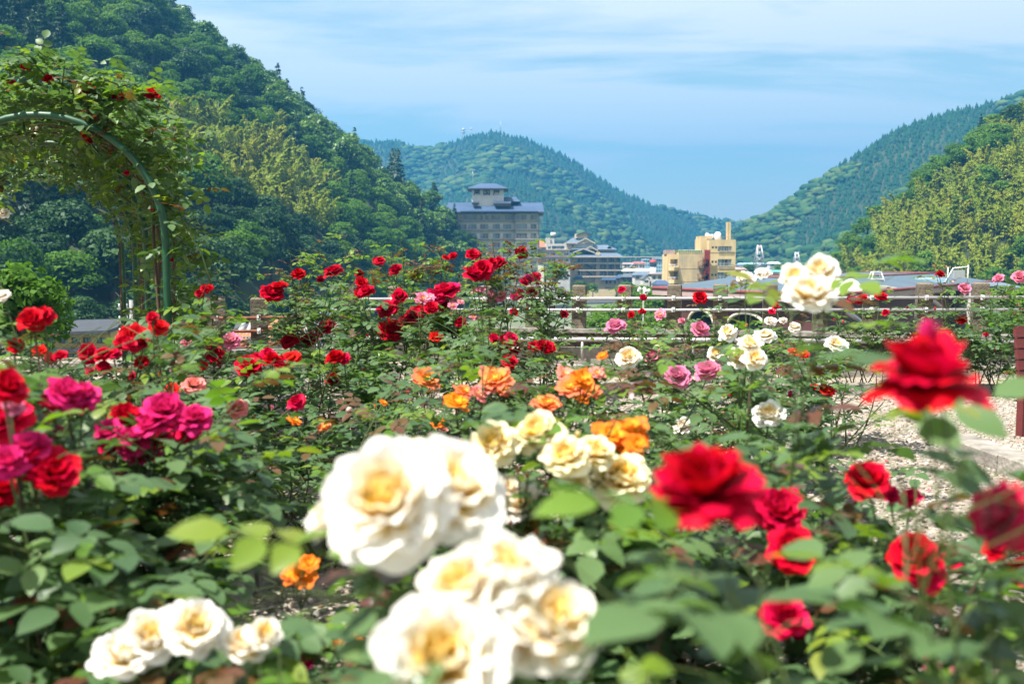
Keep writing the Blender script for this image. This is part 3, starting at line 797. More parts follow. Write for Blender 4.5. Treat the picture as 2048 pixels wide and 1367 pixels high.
B.part('wall', wl)
for h in hh: window(B, *h, .45, [rr_.choice(['glass_dark', 'glass', 'curtain_glass']) for _ in range(2)], 1, frame='dark_wood')
for h in hl: window(B, *h, .35, 'glass_dark', 0, frame='dark_wood')
for h in hb_: window(B, *h, .45, 'glass_dark', 0, frame='dark_wood')
for y_ in (526.2, 540, 552.7):
    bl = MB()
    bl.box(((X(1148) + X(1243)) / 2, -.9, Z(y_)), (X(1243) - X(1148), 1.8, .55), M['cream'])
    bl.box(((X(1148) + X(1243)) / 2, -1.7, Z(y_ - 2.6)), (X(1243) - X(1148), .1, .16), M['dark_wood'])
    for q in range(24): bl.box((X(1148) + (X(1243) - X(1148)) * q / 23, -1.7, Z(y_ - 1.4)), (.1, .1, .62), M['dark_wood'])
    B.part('balcony', bl)
for px in (1163.5, 1190.5, 1208, 1223, 1238.5):
    c_ = MB(); c_.box((X(px), -1.4, (Z(514) + Z(553)) / 2), (.45, .3, Z(514) - Z(553)), M['dark_wood']); B.part('post', c_)
for ya, yb in ((526.5, 537), (539.5, 550)):
    st = MB(); a = Vector((X(1170), 1.0, Z(ya))); b = Vector((X(1185), 1.0, Z(yb)))
    ang = math.atan2(b.z - a.z, b.x - a.x); Mx = Matrix.Rotation(-ang, 3, 'Y')
    st.box((a + b) / 2, ((b - a).length, 1.2, .7), M['dark_wood'], M=Mx); B.part('stair', st)
rf = MB()
hip_roof(rf, X(1122.5), X(1246), -3.4, 18, Z(512.8), Z(501), X(1140) - X(1122.5), M['pale_roof'], .4, under=M['cream'])
gable_front(rf, X(1167), X(1189) - X(1146), Z(504), Z(496.2), -1.2, 10, M['pale_roof'], M['dark_wood'], .4, M['cream'])
gable_front(rf, X(1181.5), X(1199) - X(1168), Z(500), Z(491.5), 2.5, 12, M['pale_roof'], M['tan_wall'], .4, M['cream'])
hip_roof(rf, X(1141), X(1180), 1, 10, Z(498), Z(494), 2, M['pale_roof'], .3)
B.block(rf, X(1192), X(1199.5), Z(510), Z(503.8), -1.6, .4, M['tan_wall'])
B.part('roof', rf)
up = MB(); hu = [(X(1144.5), X(1148), Z(493.5), Z(487.8))]
wall_holes(up, X(1134), X(1155), Z(500), Z(485), 4, hu, .4, M['tan_wall']); B.block(up, X(1134), X(1155), Z(500), Z(485), 4.42, 14, M['tan_wall'])
B.block(up, X(1155), X(1187), Z(498), Z(486.5), 4.2, 14, M['white_paint']); B.block(up, X(1152.5), X(1176), Z(475.5), Z(467), 5.5, 11, M['tan_wall'])
B.block(up, X(1197), X(1229), Z(508), Z(498.8), 5, 15, M['tan_wall'])
up_o = B.part('upper_storey', up)
window(B, *hu[0], 4.3, 'glass_dark', 0, frame='dark_wood')
ur = MB()
hip_roof(ur, X(1132), X(1170), 2.2, 15, Z(485), Z(474.6), 3.5, M['pale_roof'], .35, under=M['cream'])
gable_front(ur, X(1171.5), X(1191) - X(1152), Z(485.6), Z(475), 2.0, 13, M['pale_roof'], M['tan_wall'], .4, M['cream'])
gable_front(ur, X(1170), X(1180.5) - X(1148), Z(469), Z(463.3), 4.6, 12, M['pale_roof'], M['tan_wall'], .3, M['dark_wood'])
hip_roof(ur, X(1178), X(1236), 3, 17, Z(498.6), Z(489), 4, M['pale_roof'], .35, under=M['dark_wood'])
gable_front(ur, X(1220.5), X(1224.5) - X(1216.5), Z(494), Z(490.6), 4, 9, M['pale_roof'], M['dark_wood'], .25)
B.part('upper_roof', ur)
cn = MB(); a = (X(1201), X(1245)); hip_roof(cn, a[0], a[1], -3.5, 1.5, Z(559), Z(553.6), 1, M['blue_roof'], .3, under=M['dark_wood']); B.part('canopy', cn)
cn = MB(); hip_roof(cn, X(1146), X(1167), -5, 1.5, Z(557), Z(552), 1, M['blue_roof'], .3, under=M['dark_wood']); B.block(cn, X(1150), X(1164), 0, Z(558), -4, 0, M['tan_wall']); B.part('porch', cn)
gw = MB(); B.block(gw, X(1165), X(1236), 0, Z(577.5), -6.2, -5.8, M['tan_wall']); B.block(gw, X(1208), X(1236), Z(577.5), Z(573), -5.9, -5.6, M['dark_wood']); B.part('garden_wall', gw)

# ------------------------------------------------------------------ yellow concrete block with spiral stair
B = Bld('apartment_block', 'yellow concrete block with a tall chimney, water tanks and red outside stair', 'building', 1410, 226)
X, Z = B.X, B.Z
wl = MB(); big = [(X(1435.5), X(1463), Z(b), Z(a)) for a, b in ((492.3, 502.6), (518, 532.4), (544, 557.7), (570, 584))]
sm = [(X(a), X(b), Z(d), Z(c)) for c, d in ((492.3, 497.2), (521, 526), (547, 552)) for a, b in ((1423, 1427.6), (1429.8, 1434))]
wall_holes(wl, X(1418.5), X(1471), 0, Z(479.3), 0, big + sm, .35, M['yellow_conc']); B.block(wl, X(1418.5), X(1471), 0, Z(479.3), .37, 9, M['yellow_conc'])
B.block(wl, X(1405), X(1418.4), 0, Z(476.5), 3.0, 9.5, M['yellow_conc'])
hb2 = [(X(1342), X(1357), Z(b), Z(a)) for a, b in ((518, 531.5), (543.5, 557))]
wall_holes(wl, X(1338), X(1357.4), 0, Z(508), .8, hb2, 1.0, M['yellow_conc']); B.block(wl, X(1338), X(1357.4), 0, Z(508), 1.82, 10, M['yellow_conc'])
B.part('wall', wl)
w2 = MB(); B.block(w2, X(1357.5), X(1406.8), 0, Z(505.5), 0.0, 10, M['stained_conc']); B.block(w2, X(1336), X(1354.5), Z(508), Z(499.5), 3, 7, M['fascia'])
bw = B.part('blank_wall', w2)
for y_ in (505.5, 536.5, 562):
    j = MB(); j.box(((X(1357.5) + X(1406.8)) / 2, -.02, Z(y_)), (X(1406.8) - X(1357.5), .05, .12), M['stained_conc']); B.part('joint', j, bw)
for y_ in (504.5, 537, 563):
    j = MB(); j.box(((X(1418.5) + X(1471)) / 2, -.03, Z(y_)), (X(1471) - X(1418.5), .06, .1), M['stained_conc']); B.part('joint', j)
for h in big:
    w_ = window(B, *h, .2, ['curtain_glass', 'glass', 'glass_dark', 'curtain_glass'], 3)
    g = MB(); zz_ = h[2] + .1
    for q in (0, .35, .7): g.box(((h[0] + h[1]) / 2, -.28, zz_ + q), (h[1] - h[0] + .3, .05, .06), M['alu'])
    for q in range(6): g.box((h[0] - .12 + (h[1] - h[0] + .24) * q / 5, -.28, zz_ + .36), (.05, .05, .68), M['alu'])
    g.build('guard_rail', w_)
for h in sm: window(B, *h, .2, 'glass_dark', 0)
for h in hb2: window(B, h[0] + 1, h[1] - .05, h[2], h[3], 1.5, ['glass_dark', 'glass'], 1)
for y_ in (533, 558.5):
    bl = MB(); pts = [(X(1357.3), -.1), (X(1357.3), .78), (X(1338), .78), (X(1338), -.3), (X(1341), -1.1), (X(1347), -1.4)]
    bl.prism(pts[::-1], Z(y_ + 8), Z(y_ + 1), M['yellow_conc'])
    for i in range(3, 6): bl.box((pts[i][0], pts[i][1], Z(y_ - 1.5)), (.1, .1, .6), M['white_paint'])
    bl.tube([(p[0], p[1], Z(y_ - 4)) for p in pts[2:] + [pts[0]]], .06, M['white_paint'], 5)
    B.part('balcony', bl)
ch = MB(); B.block(ch, X(1458.4), X(1466), Z(480), Z(443), 3, 4, M['yellow_conc']); ch.box((X(1461), 2.97, Z(461)), (.08, .1, Z(444) - Z(479)), M['stained_conc']); B.part('chimney', ch)
tk = MB(); tk.tube([(X(1442), 4, Z(479)), (X(1442), 4, Z(475)), (X(1442), 4, Z(466)), (X(1442), 4, Z(463.5)), (X(1442), 4, Z(462.6))], [.75, .75, .75, .45, .3], M['white_paint'], 14); B.part('water_tank', tk)
tk = MB(); B.block(tk, X(1419.5), X(1433.5), Z(474.5), Z(467), 4, 6, M['white_paint']); tk.tube([(X(1422), 5, Z(467)), (X(1422), 5, Z(465))], .4, M['white_paint'], 10); B.part('water_tank', tk)
pt = MB(); B.block(pt, X(1406), X(1430), Z(477.5), Z(471), 3.2, 9, M['stained_conc'])
for q in range(9): pt.box((X(1434) + (X(1458) - X(1434)) * q / 8, .4, Z(476.5)), (.06, .06, Z(473.5) - Z(479.3)), M['grey_pole'])
pt.box((X(1446), .4, Z(473.3)), (X(1458) - X(1434), .07, .08), M['grey_pole']); B.part('parapet', pt)
gd = MB(); B.block(gd, X(1358.5), X(1405), Z(505.5), Z(500), .6, 9, M['lawn'])
gd.box(((X(1358) + X(1405)) / 2, .3, Z(499.8)), (X(1405) - X(1358), .08, .1), M['white_paint'])
for q in range(12): gd.box((X(1358) + (X(1405) - X(1358)) * q / 11, .3, Z(502.6)), (.06, .06, Z(499.8) - Z(505.5)), M['white_paint'])
B.part('roof_garden', gd)
sr = MB()
for a, b in ((500, 519), (534, 546), (559, 570)):
    B.block(sr, X(1407.5), X(1417.8), Z(b), Z(a), -1.1, -1.0, M['red_steel'])
for px in (1407.8, 1417.5):
    for yy in (-1.05, 2.4): B.block(sr, X(px) - .09, X(px) + .09, 0, Z(499), yy - .09, yy + .09, M['red_steel'])
for y_ in (519.5, 534, 546.5, 559, 571): B.block(sr, X(1407.5), X(1417.8), Z(y_) - .1, Z(y_) + .1, -.95, 2.4, M['red_steel'])
st_o = B.part('stair_tower', sr)
for y0_, y1_ in ((519.5, 537), (545, 561)):
    sp = MB(); n = 14
    cx_ = X(1404.5)
    for q in range(n):
        a = math.pi * (0.15 + 1.7 * q / n) + math.pi / 2
        z_ = Z(y1_) + (Z(y0_) - Z(y1_)) * q / n
        sp.box((cx_ + .55 * math.cos(a), -.6 + .55 * math.sin(a), z_), (1.1, .34, .06), M['rust'], a)
        sp.box((cx_ + 1.08 * math.cos(a), -.6 + 1.08 * math.sin(a), z_ + .5), (.04, .04, 1.0), M['rust'])
    sp.tube([(cx_, -.6, Z(y1_) - .2), (cx_, -.6, Z(y0_) + .8)], .07, M['rust'], 6)
    pth = [(cx_ + 1.08 * math.cos(math.pi * (0.15 + 1.7 * q / n) + math.pi / 2), -.6 + 1.08 * math.sin(math.pi * (0.15 + 1.7 * q / n) + math.pi / 2), Z(y1_) + (Z(y0_) - Z(y1_)) * q / n + 1.0) for q in range(n)]
    sp.tube(pth, .05, M['rust'], 5)
    B.part('spiral_stair', sp, st_o)
for a, b in ((520, 534), (547, 559)):
    dr = MB(); B.block(dr, X(1408.5), X(1416), Z(b) + .1, Z(a) - .1, 2.85, 2.97, M['curtain_glass']); B.part('door', dr)

# ------------------------------------------------------------------ houses of the town
def house(label, x0, x1, ridge, eave, base, d, wall, roof, hip=0.25, depth=8, wins=2, rows_=1, name='house', z_base=None, gf=False):
    xm = (x0 + x1) / 2
    B = Bld(name, label, 'house' if name == 'house' else 'building', xm, d)
    X, Z = B.X, B.Z
    z0 = 0 if z_base is None else z_base
    w = MB(); hh = []
    H = Z(eave) - z0; ww = X(x1) - X(x0)
    sh_ = min(3.0, Z(eave) - Z(base)) if rows_ == 1 else (Z(eave) - Z(base)) / rows_
    for k in range(rows_):
        zt = Z(eave) - sh_ * (k + .22); zb = Z(eave) - sh_ * (k + .75)
        for q in range(wins):
            c = X(x0) + ww * (q + .5) / wins; hw = ww / wins * .3
            hh.append((c - hw, c + hw, zb, zt))
    wall_holes(w, X(x0), X(x1), z0, Z(eave), 0, hh, .25, M[wall]); B.block(w, X(x0), X(x1), z0, Z(eave), .27, depth, M[wall])
    B.part('wall', w)
    for h in hh: window(B, *h, .15, ['glass', 'glass_dark'], 1)
    r = MB(); ov = min(.8, ww * .08)
    if gf: gable_front(r, 0, ww + 2 * ov, Z(eave), Z(ridge), -ov, depth + ov, M[roof], M[wall], .25, fy=ov)
    else: hip_roof(r, X(x0) - ov, X(x1) + ov, -ov, depth + ov, Z(eave) + .1, Z(ridge), ww * hip, M[roof], .25)
    B.part('roof', r)
    return B
house('low cream house with a flat red-brown roof left of the red-capped tower', 1248, 1267, 525, 528, 536, 520, 'cream', 'fascia', .05, wins=3)
house('bright yellow gabled house wall below the viaduct', 1262, 1272, 528, 534, 540, 500, 'yellow_wall', 'pale_roof', .1, gf=True, wins=1)
house('pale house with a pink roof in front of the blue-grey apartment slab', 1268, 1290, 523, 527, 540, 560, 'white_wall', 'pink_roof', .15, wins=4)
house('long low white-roofed hall above the dark tiled houses', 1251, 1300, 538, 542, 548, 420, 'white_wall', 'white_paint', .02, wins=6)
house('house with a wide blue-grey hipped roof below the red-capped tower', 1270, 1304, 543, 550, 560, 380, 'white_wall', 'pale_roof', .22, wins=3)
house('white gable-fronted house under dark tiles', 1287, 1300, 550, 558, 568, 330, 'white_wall', 'grey_tile', .1, gf=True, wins=1)
house('plain pale flat-topped house with two dark windows beside the yellow block', 1303, 1336, 546, 547.5, 562, 330, 'white_wall', 'fascia', .02, wins=3)
house('small house with a steel-blue hipped roof at the foot of the yellow block', 1316, 1340, 561, 570, 585, 210, 'white_wall', 'blue_roof', .2, wins=2)
house('house with dark blue tiles at the right end of the inn', 1236, 1262, 549, 556, 566, 430, 'dark_wood', 'blue_roof', .2, wins=2)
house('dark-roofed house half hidden by garden trees right of the inn', 1246, 1278, 547, 554, 562, 405, 'dark_wood', 'grey_tile', .2, wins=2)
house('blue-grey apartment slab behind the red-capped tower', 1312, 1342, 516, 517, 545, 640, 'pale_blue', 'pale_blue', .02, wins=6, rows_=4, name='apartment_block')
house('pale blue flat block left of the red-capped tower', 1286, 1299, 518, 519, 534, 620, 'pale_blue', 'pale_blue', .02, wins=3, rows_=2, name='apartment_block')
house('ochre house with a brown roof just right of the yellow block', 1470, 1492, 534, 539, 552, 300, 'ochre_board', 'fascia', .1, wins=2)
house('low white house far along the right foot of the yellow block', 1472, 1496, 529, 531.5, 537, 700, 'white_wall', 'pale_roof', .15, wins=3)
house('long blue-roofed shed far down the valley', 1480, 1530, 525.5, 528, 532, 760, 'white_wall', 'pale_blue', .05, wins=5)
house('small white-walled house far down the valley with a sloping roof', 1540, 1560, 523.5, 527, 532, 740, 'white_wall', 'white_paint', .12, wins=2)
house('pale green-roofed building behind the white roses', 1528, 1590, 540, 544, 555, 260, 'white_wall', 'teal_paint', .05, wins=4)
house('grey-roofed hall with a sloping white front beside the yellow block', 1472, 1540, 548, 562, 575, 170, 'white_wall', 'grey_tile', .15, wins=4)
house('long low blue-grey roof behind the white roses', 1530, 1650, 551, 560, 575, 160, 'white_wall', 'pale_roof', .1, wins=5)
house('dark low ridge building behind the brown hall', 1760, 1850, 553, 558, 566, 165, 'dark_wood', 'dark_roof', .05, wins=4)
house('grey house at the right end behind the brown hall', 1990, 2046, 566, 576, 600, 95, 'white_wall', 'pale_roof', .1, wins=2)
# round tower with red cap
B = Bld('turret', 'small white round tower with a red domed cap and teal finial', 'tower', 1306.5, 540)
X, Z = B.X, B.Z
t = MB(); t.tube([(0, 0, 0), (0, 0, Z(524.5))], X(1313) , M['white_paint'], 12); B.part('wall', t)
t = MB(); t.tube([(0, 0, Z(524.5)), (0, 0, Z(522)), (0, 0, Z(519)), (0, 0, Z(517.8))], [X(1315.6), X(1313), X(1310), X(1308.2)], M['red_paint'], 12); r_ = B.part('roof', t)
t = MB(); t.tube([(0, 0, Z(517.8)), (0, 0, Z(516.2)), (0, 0, Z(515.3))], [X(1309.5), X(1308.5), .1], M['teal_paint'], 8); B.part('finial', t, r_)
for q in range(6):
    a = RAD(200 + q * 28); R_ = X(1313)
    w_ = MB(); w_.box((math.cos(a) * R_, math.sin(a) * R_, Z(530)), (.12, .8, 1.9), M['glass_dark'], a); B.part('window', w_)
# viaduct
B = Bld('viaduct', 'long pale road viaduct crossing the valley floor', 'bridge', 1300, 660)
X, Z = B.X, B.Z
t = MB(); B.block(t, X(1235), X(1352), Z(514.5), Z(512.6), 0, 8, M['cream']); B.part('deck', t)
for px in range(1242, 1350, 12):
    t = MB(); B.block(t, X(px) - .5, X(px) + .5, 0, Z(514.5), 2, 6, M['grey_pole']); B.part('pier', t)

# ------------------------------------------------------------------ brown hall with the low diamond roof
zc_ = P(1024, 592, 70).z
c1 = (P(1650, 592, 70).x, 70.0); c2 = (P(1308, 576, 88).x, 89.0); c3 = (P(1993, 563, 115).x, 115.0); c4 = (c2[0] + c3[0] - c1[0], c2[1] + c3[1] - c1[1])
HB = tag(empty('hall', (c1[0], c1[1], -9.6)), 'low maroon hall with a wide slate-blue roof, arched openings and domed skylights', 'building')
def hp(x, y, z): return (x - c1[0], y - c1[1], z + 9.6)
u1 = Vector((c2[0] - c1[0], c2[1] - c1[1], 0)); u2 = Vector((c3[0] - c1[0], c3[1] - c1[1], 0))
l1, l2 = u1.length, u2.length; u1.normalize(); u2.normalize()
def hq(a, b, z):                   # a metres along the left eave, b along the right eave
    p = Vector((c1[0], c1[1], 0)) + u1 * a + u2 * b
    return hp(p.x, p.y, z)
ez = zc_
t = MB(); q0 = [hq(0, 0, ez), hq(0, l2, ez), hq(l1, l2, ez), hq(l1, 0, ez)]
# eave slab (fascia), then the roof sheet rising away from the left eave
lo = [(v[0], v[1], v[2] - .55) for v in q0]
t.add(q0 + lo, [(0, 4, 5, 1), (1, 5, 6, 2), (2, 6, 7, 3), (3, 7, 4, 0), (4, 7, 6, 5)], M['fascia'])
rb_ = [hq(.3, .3, ez + .05), hq(.3, l2 - .3, ez + .05), hq(l1 - .3, l2 - .3, ez + .05), hq(l1 - .3, .3, ez + .05)]
rt_ = [hq(6, 11, ez + .95), hq(6, l2 - 6, ez + 1.0), hq(l1 - 4, l2 - 8, ez + 1.0), hq(l1 - 4, 11, ez + .95)]
t.add(rb_ + rt_, [(0, 1, 5, 4), (1, 2, 6, 5), (2, 3, 7, 6), (3, 0, 4, 7), (4, 5, 6, 7)], M['slate_roof'])
roof_o = link('roof', t.mesh('roof'), HB)
t = MB()
for i, j in ((0, 1), (1, 2), (2, 3), (3, 0)):
    t.tube([Vector(q0[i]) + Vector((0, 0, .06)), Vector(q0[j]) + Vector((0, 0, .06))], .14, M['ridge_red'], 5)
    t.tube([Vector(rt_[i]) + Vector((0, 0, .05)), Vector(rt_[j]) + Vector((0, 0, .05))], .10, M['ridge_red'], 5)
link('roof_edge', t.mesh('roof_edge'), roof_o)
# walls with arched openings on the left side
t = MB()
def wall_run(A, Bp, z0, z1, arches, m):
    A = Vector(A); Bp = Vector(Bp); n = 60; Lr = (Bp - A).length
    for k in range(n):
        f0, f1 = k / n, (k + 1) / n; fm = (f0 + f1) / 2
        top = None
        for (c, hw, zt) in arches:
            if abs(fm * Lr - c) < hw: top = zt - min(1.1, zt - z0) * (1 - math.sqrt(max(0, 1 - ((fm * Lr - c) / hw) ** 2)))
        p0, p1 = A.lerp(Bp, f0), A.lerp(Bp, f1)
        zb = top if top else z0
        t.add([(p0.x, p0.y, zb), (p1.x, p1.y, zb), (p1.x, p1.y, z1), (p0.x, p0.y, z1)], [(0, 1, 2, 3)], m)
zw0, zw1 = .2, ez + 9.6 - .56
iA, iB, iC = hq(l1 - 1.2, .9, 0), hq(.9, .9, 0), hq(.9, l2 - 1, 0)
zar = P(1024, 624, 80).z + 9.6
wall_run((iA[0], iA[1], 0), (iB[0], iB[1], 0), zw0, zw1, [(5.2, 1.7, zar), (11.0, 2.3, zar)], M['maroon'])
wall_run((iB[0], iB[1], 0), (iC[0], iC[1], 0), zw0, zw1, [], M['maroon'])
link('wall', t.mesh('wall'), HB)
t = MB(); d_ = (Vector(iB) - Vector(iA)); d_.z = 0; d_.normalize()
for c, hw_ in ((5.2, 1.7), (11.0, 2.3)):
    pts = []
    for q in range(13):
        a = math.pi * q / 12; x_ = c - hw_ * math.cos(a)
        zt = zar - 1.1 * (1 - math.sin(a))
        p = Vector((iA[0], iA[1], 0)) + d_ * x_; pts.append((p.x, p.y - .08, zt))
    t.tube(pts, .13, M['cream'], 6)
link('arch_trim', t.mesh('arch_trim'), HB)
t = MB(); bk = Vector((u2.x, u2.y, 0)) * 3.0
A_, B_ = Vector(iA) + bk, Vector(iB) + bk
t.add([(A_.x, A_.y, 0), (B_.x, B_.y, 0), (B_.x, B_.y, zw1), (A_.x, A_.y, zw1)], [(0, 1, 2, 3)], M['dark_wood'])
for c in (4.4, 6.2, 10.0, 12.2):
    p = Vector((iA[0], iA[1], 0)) + d_ * c + bk * .95; t.box((p.x, p.y, zar - 3), (1.5, .1, 3.6), M['glass'], math.atan2(d_.y, d_.x))
link('porch_wall', t.mesh('porch_wall'), HB)
for (px, py, Y, w_) in ((1675, 570, 84, 1.35), (1701, 577, 78, 1.75)):
    p = P(px, py, Y); t = MB(); n = 14; z0_ = max(ez + .5, p.z - .5)
    prof = [(1.12, -.45), (1.12, -.08), (1.0, 0), (.8, .2), (.5, .38), (.22, .47), (.02, .5)]
    t.tube([hp(p.x, p.y, p.z + h_ * w_ * .9) for r_, h_ in prof], [r_ * w_ * .55 for r_, h_ in prof], M['white_paint'], n)
    link('skylight', t.mesh('skylight'), roof_o)
p = P(1752, 558, 92); t = MB()
for s in (-.75, .75):
    for yy in (-.6, .6): t.tube([hp(p.x + s, p.y + yy, p.z - .6), hp(p.x + s * .45, p.y + yy * .45, p.z + .68)], .05, M['white_paint'], 5)
t.box(hp(p.x, p.y, p.z + .68), (.8, .7, .08), M['white_paint']); t.box(hp(p.x, p.y, p.z), (1.2, 1.0, .06), M['white_paint'])
link('roof_trestle', t.mesh('roof_trestle'), roof_o)
p0, p1 = P(1833, 557, 100), P(1897, 572, 100); t = MB()
t.box(hp((p0.x + p1.x) / 2, 102, (p0.z + p1.z) / 2 - .4), (p1.x - p0.x, 4, p0.z - p1.z + .8), M['pale_blue']); link('plant_room', t.mesh('plant_room'), roof_o)
for (xa, xb, yy) in ((1757, 1777, 573.5), (1770, 1790, 576.5)):
    p0, p1 = P(xa, yy, 84), P(xb, yy, 84); t = MB(); t.box(hp((p0.x + p1.x) / 2, 84, p0.z), (p1.x - p0.x, .8, .2), M['cream']); link('roof_duct', t.mesh('roof_duct'), roof_o)
for (x0, y0_, x1, y1_, Y) in ((1692, 625, 1732, 657, 66), (1866, 602, 1922, 650, 66)):   # sloping porch roofs with dark bargeboards
    a, b = P(x0, y0_, Y), P(x1, y1_, Y); t = MB(); bkv = 3.5
    vs = [hp(a.x, Y, a.z), hp(b.x, Y, b.z), hp(b.x + 1.2, Y + bkv, b.z + .2), hp(a.x + 1.2, Y + bkv, a.z + .2)]
    t.add(vs + [(v[0], v[1], v[2] - .25) for v in vs], [(0, 1, 2, 3), (4, 7, 6, 5), (0, 4, 5, 1), (1, 5, 6, 2), (2, 6, 7, 3), (3, 7, 4, 0)], M['grey_tile'])
    t.tube([Vector(vs[0]) + Vector((0, -.1, 0)), Vector(vs[1]) + Vector((0, -.1, 0))], .16, M['dark_wood'], 5)
    t.box((vs[1][0] - .1, vs[1][1] + .3, vs[1][2] / 2), (.2, .2, vs[1][2]), M['dark_wood'])
    link('porch_roof', t.mesh('porch_roof'), HB)

# ------------------------------------------------------------------ left side: yellow house, tiled roofs, net
B = Bld('house', 'ochre boarded two-storey house with a dark low roof at the foot of the wooded hill', 'house', 150, 80)
X, Z = B.X, B.Z
wl = MB(); hh = [(X(a), X(b), Z(686), Z(674)) for a, b in ((88, 105), (113, 130), (137, 154), (160, 177), (187, 204))] + [(X(a), X(b), Z(727), Z(707)) for a, b in ((95, 120), (126, 150), (158, 182))]
wall_holes(wl, X(70), X(213), 0, Z(663), 0, hh, .2, M['ochre_board']); B.block(wl, X(70), X(213), 0, Z(663), .22, 7, M['ochre_board']); B.part('wall', wl)
for h in hh: window(B, *h, .12, ['glass', 'curtain_glass'], 1, frame='dark_wood')
rf = MB(); a = [(X(66), -.8, Z(664)), (X(218), -.8, Z(659)), (X(206), 8, Z(648)), (X(66), 8, Z(651))]
rf.add(a + [(v[0], v[1], v[2] - .25) for v in a], [(0, 1, 2, 3), (4, 7, 6, 5), (0, 4, 5, 1), (1, 5, 6, 2), (2, 6, 7, 3), (3, 7, 4, 0)], M['dark_roof']); B.part('roof', rf)
bd = MB(); bd.box(((X(70) + X(213)) / 2, -.35, Z(699)), (X(213) - X(70), .7, .3), M['dark_roof']); B.part('lower_eave', bd)
def tiled(label, x0, x1, yr, ye, d, mat, rows_=9):
    B = Bld('tiled_house', label, 'house', (x0 + x1) / 2, d); X, Z = B.X, B.Z
    w = MB(); B.block(w, X(x0) + .3, X(x1) - .3, 0, Z(ye) - .1, .5, 6, M['cream']); B.part('wall', w)
    r = MB(); z0_, z1_ = Z(ye), Z(yr); yb = 4.2
    hip_roof(r, X(x0) - .2, X(x1) + .2, -.4, 8.8, z0_, z1_, .6, M[mat], .2); ro = B.part('roof', r)
    nb = int((X(x1) - X(x0)) / .3)
    for k in range(rows_):
        f = (k + .5) / rows_
        t_ = MB(); yy = -.4 + 4.55 * f; zz_ = z0_ + (z1_ - z0_) * f
        for q in range(nb): t_.tube([(X(x0) + .5 + (X(x1) - X(x0) - 1) * q / nb, yy - .22, zz_ - .02), (X(x0) + .5 + (X(x1) - X(x0) - 1) * q / nb, yy + .24, zz_ + .12)], .1, M[mat], 5)
        t_.build('tile_course', ro)
    g = MB()
    for q in range(14): g.box((X(x0) + (X(x1) - X(x0)) * (q + .5) / 14, .15, z0_ + .22), (.05, .05, .22), M['alu'])
    for k in (.16, .28): g.box(((X(x0) + X(x1)) / 2, .15, z0_ + k), (X(x1) - X(x0), .05, .04), M['alu'])
    g.build('snow_guard', ro)
    return B, ro
B, ro = tiled('orange-tiled house with rooftop water heater pipes seen between the left fence posts', 425, 520, 652, 692, 34, 'orange_tile')
h_ = MB()
for px in (455, 472): h_.tube([(B.X(px), 1.2, B.Z(676)), (B.X(px), 1.9, B.Z(656))], .12, M['alu'], 6)
h_.box((B.X(464), 1.6, B.Z(668)), (.9, .8, .12), M['dark_roof'], M=Matrix.Rotation(.5, 3, 'X')); B.part('water_heater', h_)
tiled('house with glossy grey-blue roof tiles behind the roses beside the orange-tiled one', 522, 700, 640, 694, 36, 'grey_tile', 10)
def net_fence(label, x0, x1, y0_, y1_, d):
    a, b = P(x0, y0_, d), P(x1, y1_, d)
    r = tag(empty('net_fence', (a.x, d, a.z - 3)), label, 'fence'); t = MB()
    n = 26
    for k in range(n + 1): t.tube([((b.x - a.x) * k / n, 0, b.z - a.z + 3), ((b.x - a.x) * k / n, 0, 3)], .018, M['teal_paint'], 4)
    for k in range(9): t.tube([(0, 0, 3 + (b.z - a.z) * k / 8), (b.x - a.x, 0, 3 + (b.z - a.z) * k / 8)], .014, M['teal_paint'], 4)
    link('net', t.mesh('net'), r)
    for k in range(6):
        t = MB(); t.tube([((b.x - a.x) * k / 5, .05, 0), ((b.x - a.x) * k / 5, .05, 3.05)], .04, M['teal_paint'], 6); link('pole', t.mesh('pole'), r)
net_fence('green net fence on poles below the ochre house', 95, 250, 716, 742, 58)

# ------------------------------------------------------------------ masts, poles, lamps
def lattice(label, px, ytop, ybot, d, w, red=False, name='lattice_tower', plates=0, cat='tower'):
    a, b = P(px, ytop, d), P(px, ybot, d); Hh = a.z - b.z
    r = tag(empty(name, (b.x, d, b.z)), label, cat); t = MB(); n = max(4, int(Hh / (w * 1.4)))
    lim = lambda f: w / 2 * (1 - .72 * f)
    for sx in (-1, 1):
        for sy in (-1, 1):
            t.tube([(sx * lim(0), sy * lim(0), 0), (sx * lim(1), sy * lim(1), Hh)], w * .06, M['alu'], 4)
    for k in range(n):
        f0, f1 = k / n, (k + 1) / n
        for sy in (-1, 1):
            t.tube([(-lim(f0), sy * lim(f0), Hh * f0), (lim(f1), sy * lim(f1), Hh * f1)], w * .035, M['alu'], 4)
            t.tube([(lim(f0), sy * lim(f0), Hh * f0), (-lim(f1), sy * lim(f1), Hh * f1)], w * .035, M['alu'], 4)
    link('lattice', t.mesh('lattice'), r)
    if red:
        t = MB(); t.tube([(0, 0, Hh * .78), (0, 0, Hh)], [w * .16, w * .1], M['red_paint'], 6); link('top_section', t.mesh('top_section'), r)
    for k in range(plates):
        t = MB(); t.tube([(0, 0, Hh * (.86 - .16 * k)), (0, 0, Hh * (.9 - .16 * k))], w * .7, M['alu'], 10); link('platform', t.mesh('platform'), r)
    return r
lattice('lattice mast with two round platforms on the mountain saddle', 927, 256, 286, 1452, 4.5, plates=2)
lattice('slimmer lattice mast beside the platform mast on the mountain', 942, 255, 282, 1442, 3.2, plates=1)
lattice('thin mast on the very summit of the mountain', 1001, 244, 262, 1442, 2.6)
lattice('red-topped lattice pylon behind the white roses in the valley', 1518, 490, 535, 560, 5.5, red=True)
lattice('grey lattice pylon right of the red-topped one', 1593, 504, 535, 600, 4.5)
